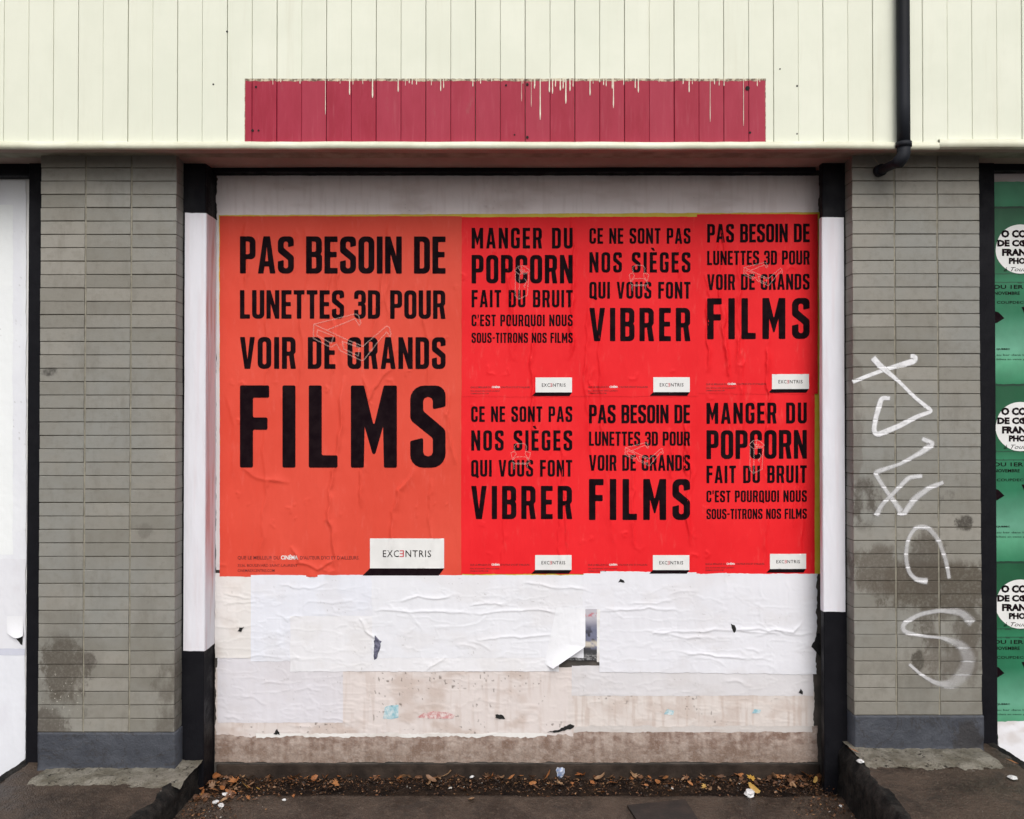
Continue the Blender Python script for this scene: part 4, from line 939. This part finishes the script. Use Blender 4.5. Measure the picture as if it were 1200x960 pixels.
# paint drips over the red patch, and old screw holes
mb = MB()
drips = [(288, 100, 1), (393, 270, .7), (493, 165, 1.3), (588, 182, 1.5), (694, 150, 1.2), (740, 98, 1), (752, 103, 1), (770, 104, 1), (870, 130, 1.1), (882, 118, 1), (1003, 112, 1), (1035, 100, 1)]
drips = [(270 + u / 3.53, 70 + v / 3.53, w0) for u, v, w0 in drips] + [(590 + u / 3.53, 70 + v / 3.53, w0) for u, v, w0 in
         [(128, 120, 1), (152, 298, 1.3), (190, 135, 1.4), (203, 160, 1.2), (215, 112, 1), (235, 128, 1.4), (247, 120, 1.2), (258, 212, 1.5), (275, 130, 1.3), (288, 112, 1), (358, 148, 1.3), (398, 94, 1), (414, 106, 1), (455, 235, 1.3), (450, 120, 1.4), (497, 105, 1), (545, 118, 1.2), (558, 136, 1.3), (743, 102, 1), (768, 152, 1.3), (855, 310, .7), (873, 100, 1), (1050, 110, 1), (75, 200, .5), (115, 230, .5), (993, 330, .7)]]
rg = random.Random(4)
for i in range(26): drips.append((rg.uniform(292, 892), 92 + rg.uniform(3, 10), rg.uniform(.5, 1)))
for x, y, w0 in drips:
    y = 91 + (y - 91) * (.78 if y > 112 else 1)
    n = 8; ys = np.linspace(91, y, n); V = []
    for k, yv in enumerate(ys):
        ww = w0 * (.9 if k < n - 3 else (1.15, 1.25, .5)[k - n + 3]) * .95
        for u, dd in ((-.5, 0), (0, .0022), (.5, 0)): V.append(tuple(W(x + u * ww, yv, YFAS - .0012 - dd)))
    mb.add(V, [(k * 3 + a, k * 3 + a + 1, k * 3 + a + 4, k * 3 + a + 3) for k in range(n - 1) for a in range(2)])
o = mb.build('paint_drip', M['drip'], fas, True); o['kind'] = 'stuff'; o['label'] = 'cream paint drips running down over the red patch'
def disc(x, y, r, yy, m, name, parent, sides=10):
    mb = MB(); c0 = W(x, y, yy); k = r * (yy - CAMY) / F
    mb.tube([(c0[0], yy - .0012, c0[2]), (c0[0], yy + .002, c0[2])], k, sides); return mb.build(name, m, parent)
for x, y, r in [(300, 102, 1.3), (296, 153, 1.6), (303, 153, 1.1), (593, 100, 1.2), (618, 99, 1.6), (618, 161, 1.6), (603, 158, 1), (876, 103.5, 2.6), (879, 155.5, 1.4), (250, 99, 1.1), (934, 101, 1.2), (934, 157, 1), (266, 37, 1.1), (914, 81, .9)]:
    disc(x, y, r, YFAS - .0012, M['hole'], 'screw_hole', fas)

# ------------------------------------------------------------------ drainpipe
xp = X(1060.5, YFAS - .038); rp = 7.4 * (dF - .038) / F
dp = empty('drainpipe', (xp, YFAS - .038, Z(170, YFAS)), 'black drainpipe running down the cream fascia and bending in under the soffit', 'drainpipe')
zE = Z(170, YFAS - .038)
mb = MB(); mb.tube([(xp, YFAS - .038, z) for z in np.linspace(zE, ZTOP, 12)], rp, 24); mb.build('pipe', M['metal'], dp, True)
mb = MB(); mb.tube([(xp, YFAS - .038, zE - .01), (xp, YFAS - .038, zE + .012)], rp * 1.22, 24); mb.build('collar', M['metal'], dp, True)
e = W(1031, 200, YPIL - .02); pts = [(xp, YFAS - .038, zE), (xp, YFAS - .038, zE - .035), (xp - .006, YFAS - .045, zE - .055), (xp - .022, YFAS - .03, zE - .078)]
for t in np.linspace(.15, 1, 7): pts.append((xp - .022 + (e[0] - xp + .022) * t, YFAS - .03 + (YPIL - .02 - YFAS + .03) * t, zE - .078 + (e[2] - zE + .078) * t))
mb = MB(); mb.tube(pts, [rp * 1.04] * 4 + [rp * .72] * 7, 20); mb.build('elbow', M['metal'], dp, True)
pe = Vector(pts[-1]); dd_ = (pe - Vector(pts[-2])).normalized()
mb = MB(); mb.tube([pe - dd_ * .02, pe + dd_ * .012], rp * .98, 20); mb.build('socket', M['metal'], dp, True)
# thin loose wire
wp = [W(1023, 183, -.3), W(1030, 193, -.27), W(1036, 196, -.25), W(1048, 184, -.28)]
mb = MB(); mb.tube([tuple(p) for p in wp], .0016, 6); tag(mb.build('wire', simple('pale_wire', (.3, .28, .22), (.4, .36, .3)), None, True), 'thin pale wire hanging by the drainpipe elbow', 'wire')

# ------------------------------------------------------------------ fallen leaves and litter in the trough
def leafmat(name, a, b_): 
    q = N(name); oi = q.n('ObjectInfo').outputs['Random']; c = q.mix(oi, a, b_); c = q.mix(q.math('MULTIPLY', q.ramp(q.noise(90, 4, .6), .5, .75), .6), c, tuple(v * .4 for v in a))
    return q.done(c, .6)
LM = {'brown': leafmat('brown_leaf', (.085, .04, .02), (.18, .08, .035)), 'orange': leafmat('orange_leaf', (.26, .085, .022), (.36, .15, .05)), 'tan': leafmat('tan_leaf', (.32, .19, .10), (.20, .11, .06)), 'yellow': leafmat('yellow_leaf', (.46, .26, .04), (.42, .27, .09))}
def leaf_mesh(kind, seed):
    rg = random.Random(seed); out = []
    if kind == 'maple':
        prof = [(90, 1), (72, .55), (50, .92), (35, .45), (12, .85), (-15, .35), (-45, .42), (-80, .15)]
        pr = prof + [(180 - a, r) for a, r in prof[::-1][:-1]]
    else: pr = [(a, 1 / math.sqrt((math.sin(R(a)) / 1) ** 2 + (math.cos(R(a)) / .48) ** 2)) for a in range(90, -270, -24)]
    pts = [(r * rg.uniform(.85, 1.1) * math.cos(R(a)), r * rg.uniform(.9, 1.08) * math.sin(R(a))) for a, r in pr]
    cu = rg.uniform(.2, .55); cv = rg.uniform(-.3, .35)
    zf = lambda x, y: cu * x * x + cv * y * y + .12 * math.sin(4 * x + seed)
    V = [(0, 0, zf(0, 0) + .05)] + [(x * .5, y * .5, zf(x * .5, y * .5)) for x, y in pts] + [(x, y, zf(x, y)) for x, y in pts]; n = len(pts)
    Fc = [(0, 1 + i, 1 + (i + 1) % n) for i in range(n)] + [(1 + i, 1 + n + i, 1 + n + (i + 1) % n, 1 + (i + 1) % n) for i in range(n)]
    Fc2 = [tuple(reversed(f)) for f in Fc]
    return V, Fc2
LMESH = {}
for cn, mt in LM.items():
    for k in range(5):
        V, Fc = leaf_mesh('maple' if k < 2 else 'oval', k * 7 + len(cn)); me = pymesh('leaf', V, Fc, False); me.materials.append(mt); LMESH[cn, k] = me
def leaf(x, y, z, size, cn, k, rot, label, group='fallen leaves in the trough'):
    o = bpy.data.objects.new('fallen_leaf', LMESH[cn, k]); C.objects.link(o); o.location = (x, y, z); o.scale = (size, size, size); o.rotation_euler = rot
    return tag(o, label, 'leaf', group)
rg = random.Random(12)
def gp(px, py, z=.01):
    p = G(px, py, z); return float(p[0]), min(float(p[1]), -.012)
big = [(365, 914, .05, 'orange', 0, 'large orange lobed leaf left of centre in the trough'), (395, 916, .05, 'orange', 1, 'orange brown leaf right of the large lobed one'), (522, 905, .06, 'tan', 2, 'large tan leaf leaning against the base board near the centre'),
       (573, 911, .065, 'orange', 1, 'broad orange leaf on the trough a little left of centre'), (505, 911, .045, 'tan', 3, 'tan leaf just left of the leaning one'), (642, 906, .045, 'orange', 2, 'oval orange leaf beside the blue scrap'),
       (682, 905, .06, 'orange', 0, 'curled orange leaf right of the blue scrap'), (743, 907, .05, 'tan', 1, 'pale tan leaf above the cover plate'), (780, 909, .045, 'orange', 3, 'reddish orange leaf right of the pale tan one'),
       (822, 905, .038, 'tan', 0, 'small tan leaf between the two orange clusters'), (868, 906, .055, 'orange', 0, 'orange leaf in the right cluster above the white litter'), (882, 911, .05, 'yellow', 1, 'yellow leaf above the white litter'),
       (883, 922, .05, 'yellow', 2, 'yellow leaf standing right behind the white litter'), (907, 908, .045, 'tan', 3, 'tan oval leaf right of the yellow leaves'), (945, 907, .065, 'orange', 1, 'big orange yellow leaf at the right end of the trough'),
       (257, 903, .05, 'orange', 3, 'tan orange leaf standing in the left corner of the trough'), (287, 918, .035, 'yellow', 2, 'bright yellow leaf in the left corner heap'), (310, 915, .055, 'brown', 0, 'brown curled leaf right of the yellow leaf'),
       (275, 913, .05, 'orange', 0, 'orange brown leaf in the left corner heap'), (707, 926, .03, 'orange', 2, 'small orange leaf at the pavement edge above the cover plate'), (552, 934, .035, 'tan', 3, 'flat tan leaf on the pavement edge near the centre'), (340, 911, .05, 'orange', 3, 'narrow rust leaf left of the large lobed one')]
for px, py, sz, cn, k, lb in big:
    x, y = gp(px, py + 3, .015); sz *= .72; leaf(x, y, .010 + sz * .25, sz, cn, k, (rg.uniform(.2, .9), rg.uniform(-.4, .4), rg.uniform(0, 6.28)), lb)
ns = {}
def lab2(cn, k, sz, x):
    c = {'brown': 'dark brown', 'orange': 'orange brown', 'tan': 'pale tan', 'yellow': 'yellow'}[cn]; sh = 'lobed' if k < 2 else 'oval'
    z = 'tiny' if sz < .015 else 'small' if sz < .02 else 'medium sized' if sz < .025 else 'larger'
    w0 = 'in the left corner heap' if x < -1.15 else 'below the orange poster in the trough' if x < -.27 else 'below the first red posters in the trough' if x < .35 else 'behind the iron cover plate in the trough' if x < .95 else 'in the right corner heap'
    return f'{z} {c} {sh} dead leaf {w0}'
for i in range(262):
    z_ = rg.random()
    if z_ < .27: px, py = 215 + abs(rg.gauss(0, 55)), rg.uniform(903, 940)
    elif z_ < .5: px, py = rg.gauss(930, 45), rg.uniform(903, 925)
    else: px, py = rg.uniform(270, 960), 903 + abs(rg.gauss(0, 9))
    x, y = gp(px, py, .01)
    x = float(x)
    if x < KL + .01 or x > kr(y) - .01: continue
    if y < YT - .03 and px < 900 and px > 330: continue
    cn = rg.choices(['brown', 'orange', 'tan', 'yellow'], [.50, .27, .2, .03])[0]; kk = rg.randrange(5); sz = rg.choice((.012, .017, .022, .03))
    leaf(x, y, (.006 if y > YT else .016) + sz * .15, sz, cn, kk, (rg.uniform(-.6, .8), rg.uniform(-.6, .6), rg.uniform(0, 6.28)), lab2(cn, kk, sz, x))
# crumbs of bark, grit and leaf fragments
n = 9400; rs = np.random.RandomState(3); px = np.concatenate([rs.uniform(-1.52, 1.58, 7000), -1.52 + np.abs(rs.normal(0,   .16, 1400)), 1.56 - np.abs(rs.normal(0, .12, 1000))])
py = np.concatenate([-np.abs(rs.normal(0, .11, 7000)), -rs.uniform(0, .55, 1400), -rs.uniform(0, .6, 1000)]); py = np.where((py < YT) & (np.abs(px) < 1.1), YT + .02, py)
kx = np.array([kr(v) for v in py]); px = np.minimum(px, kx - .015)
sz = .0018 + .0085 * rs.uniform(0, 1, n) ** 1.8; zz = np.where(py > YT, -.006, .010) + sz * .2 + rs.uniform(0, .006, n)
off = rs.normal(0, 1, (n, 4, 3)); off /= np.linalg.norm(off, axis=2)[..., None]; off[..., 2] *= .6
V = np.stack([px, py, zz], -1)[:, None] + off * sz[:, None, None]; V = V.reshape(-1, 3)
Fc = [(4 * i + a, 4 * i + b_, 4 * i + c_) for i in range(n) for a, b_, c_ in ((0, 1, 2), (0, 2, 3), (0, 3, 1), (1, 3, 2))]
me = pymesh('leaf_litter', V, Fc); pal = np.array([(.025, .015, .010), (.06, .03, .016), (.15, .065, .028), (.26, .14, .07), (.45, .42, .38)]); ci = rs.choice(5, n, p=[.42, .30, .185, .085, .01])
addcol(me, np.repeat(pal[ci], 4, 0)); tag(link('leaf_litter', me, None, M['print']), 'dark crumbs of leaf, bark and grit along the trough', 'leaf litter', kind='stuff')
rs = np.random.RandomState(8); n = 2600; px = rs.uniform(-3.2, 3.2, n); py = -rs.uniform(.24, 1.4, n)
zg = np.where((px > -2.4) & (px < KL - .05), ZL, np.where((px > np.array([kr(v) for v in py]) + .05) & (px < 2.35), ZR, .008)) + .001
sz = .0012 + .0035 * rs.uniform(0, 1, n) ** 3; off = rs.normal(0, 1, (n, 4, 3)); off /= np.linalg.norm(off, axis=2)[..., None]; off[..., 2] *= .5
V = (np.stack([px, py, zg], -1)[:, None] + off * sz[:, None, None]).reshape(-1, 3)
me = pymesh('grit', V, [(4 * i + a, 4 * i + b_, 4 * i + c_) for i in range(n) for a, b_, c_ in ((0, 1, 2), (0, 2, 3), (0, 3, 1), (1, 3, 2))])
pal = np.array([(.03, .022, .016), (.09, .07, .05), (.2, .17, .13), (.4, .37, .32)]); addcol(me, np.repeat(pal[rs.choice(4, n, p=[.4, .3, .22, .08])], 4, 0))
tag(link('grit', me, None, M['print']), 'scattered grit and tiny stones on the worn pavement', 'grit', kind='stuff')
# pieces of white and blue litter
def crumple(px, py, size, m, label, seed, zs=1.0, z=.012):
    bm = bmesh.new(); bmesh.ops.create_icosphere(bm, subdivisions=2, radius=1); rg = random.Random(seed)
    for v in bm.verts: v.co *= rg.uniform(.6, 1.05); v.co.z *= zs * .55; v.co.x *= 1.25
    me = bpy.data.meshes.new('litter'); bm.to_mesh(me); bm.free(); o = link('litter', me, None, m)
    x, y = gp(px, py, z); o.location = (x, y, z + size * .3 * zs); o.scale = (size,) * 3; o.rotation_euler = (0, 0, seed); return tag(o, label, 'litter', 'bits of litter')
crumple(878, 932, .032, M['litter'], 'crumpled white paper at the pavement edge on the right', 1)
crumple(656, 907, .026, M['blue_litter'], 'small bluish white crumpled wrapper by the base board', 2, 2.2)
crumple(265, 932, .018, M['litter'], 'uppermost of three white scraps in the left corner', 3)
crumple(253, 941, .015, M['litter'], 'left one of three white scraps in the left corner', 4)
crumple(259, 945, .015, M['litter'], 'lowest of three white scraps in the left corner', 5)
crumple(333, 938, .010, M['litter'], 'tiny white scrap at the pavement edge left of centre', 6)
crumple(553, 911, .012, M['litter'], 'thin white scrap left of the broad orange leaf', 7)
crumple(985, 945, .008, M['litter'], 'tiny white scrap beside the right kerb', 8)
o = crumple(1008, 893, .016, M['litter'], 'white scrap on the pale cement at the right pillar foot', 9, 1, ZR + .01)
o = crumple(1187, 912, .022, M['litter'], 'white scrap on the raised pavement at the lower right corner', 10, .5, ZR + .005)
for px, py, sz, cn, lb in ((1001, 880, .028, 'orange', 'orange leaf on the cement at the foot of the right pillar'), (1186, 893, .03, 'orange', 'orange leaf by the right sill')):
    p = G(px, py, ZR + .02); leaf(float(p[0]), float(p[1]), ZR + .022, sz, cn, 3, (.3, .2, 1.2), lb, 'leaves on the raised pavement')
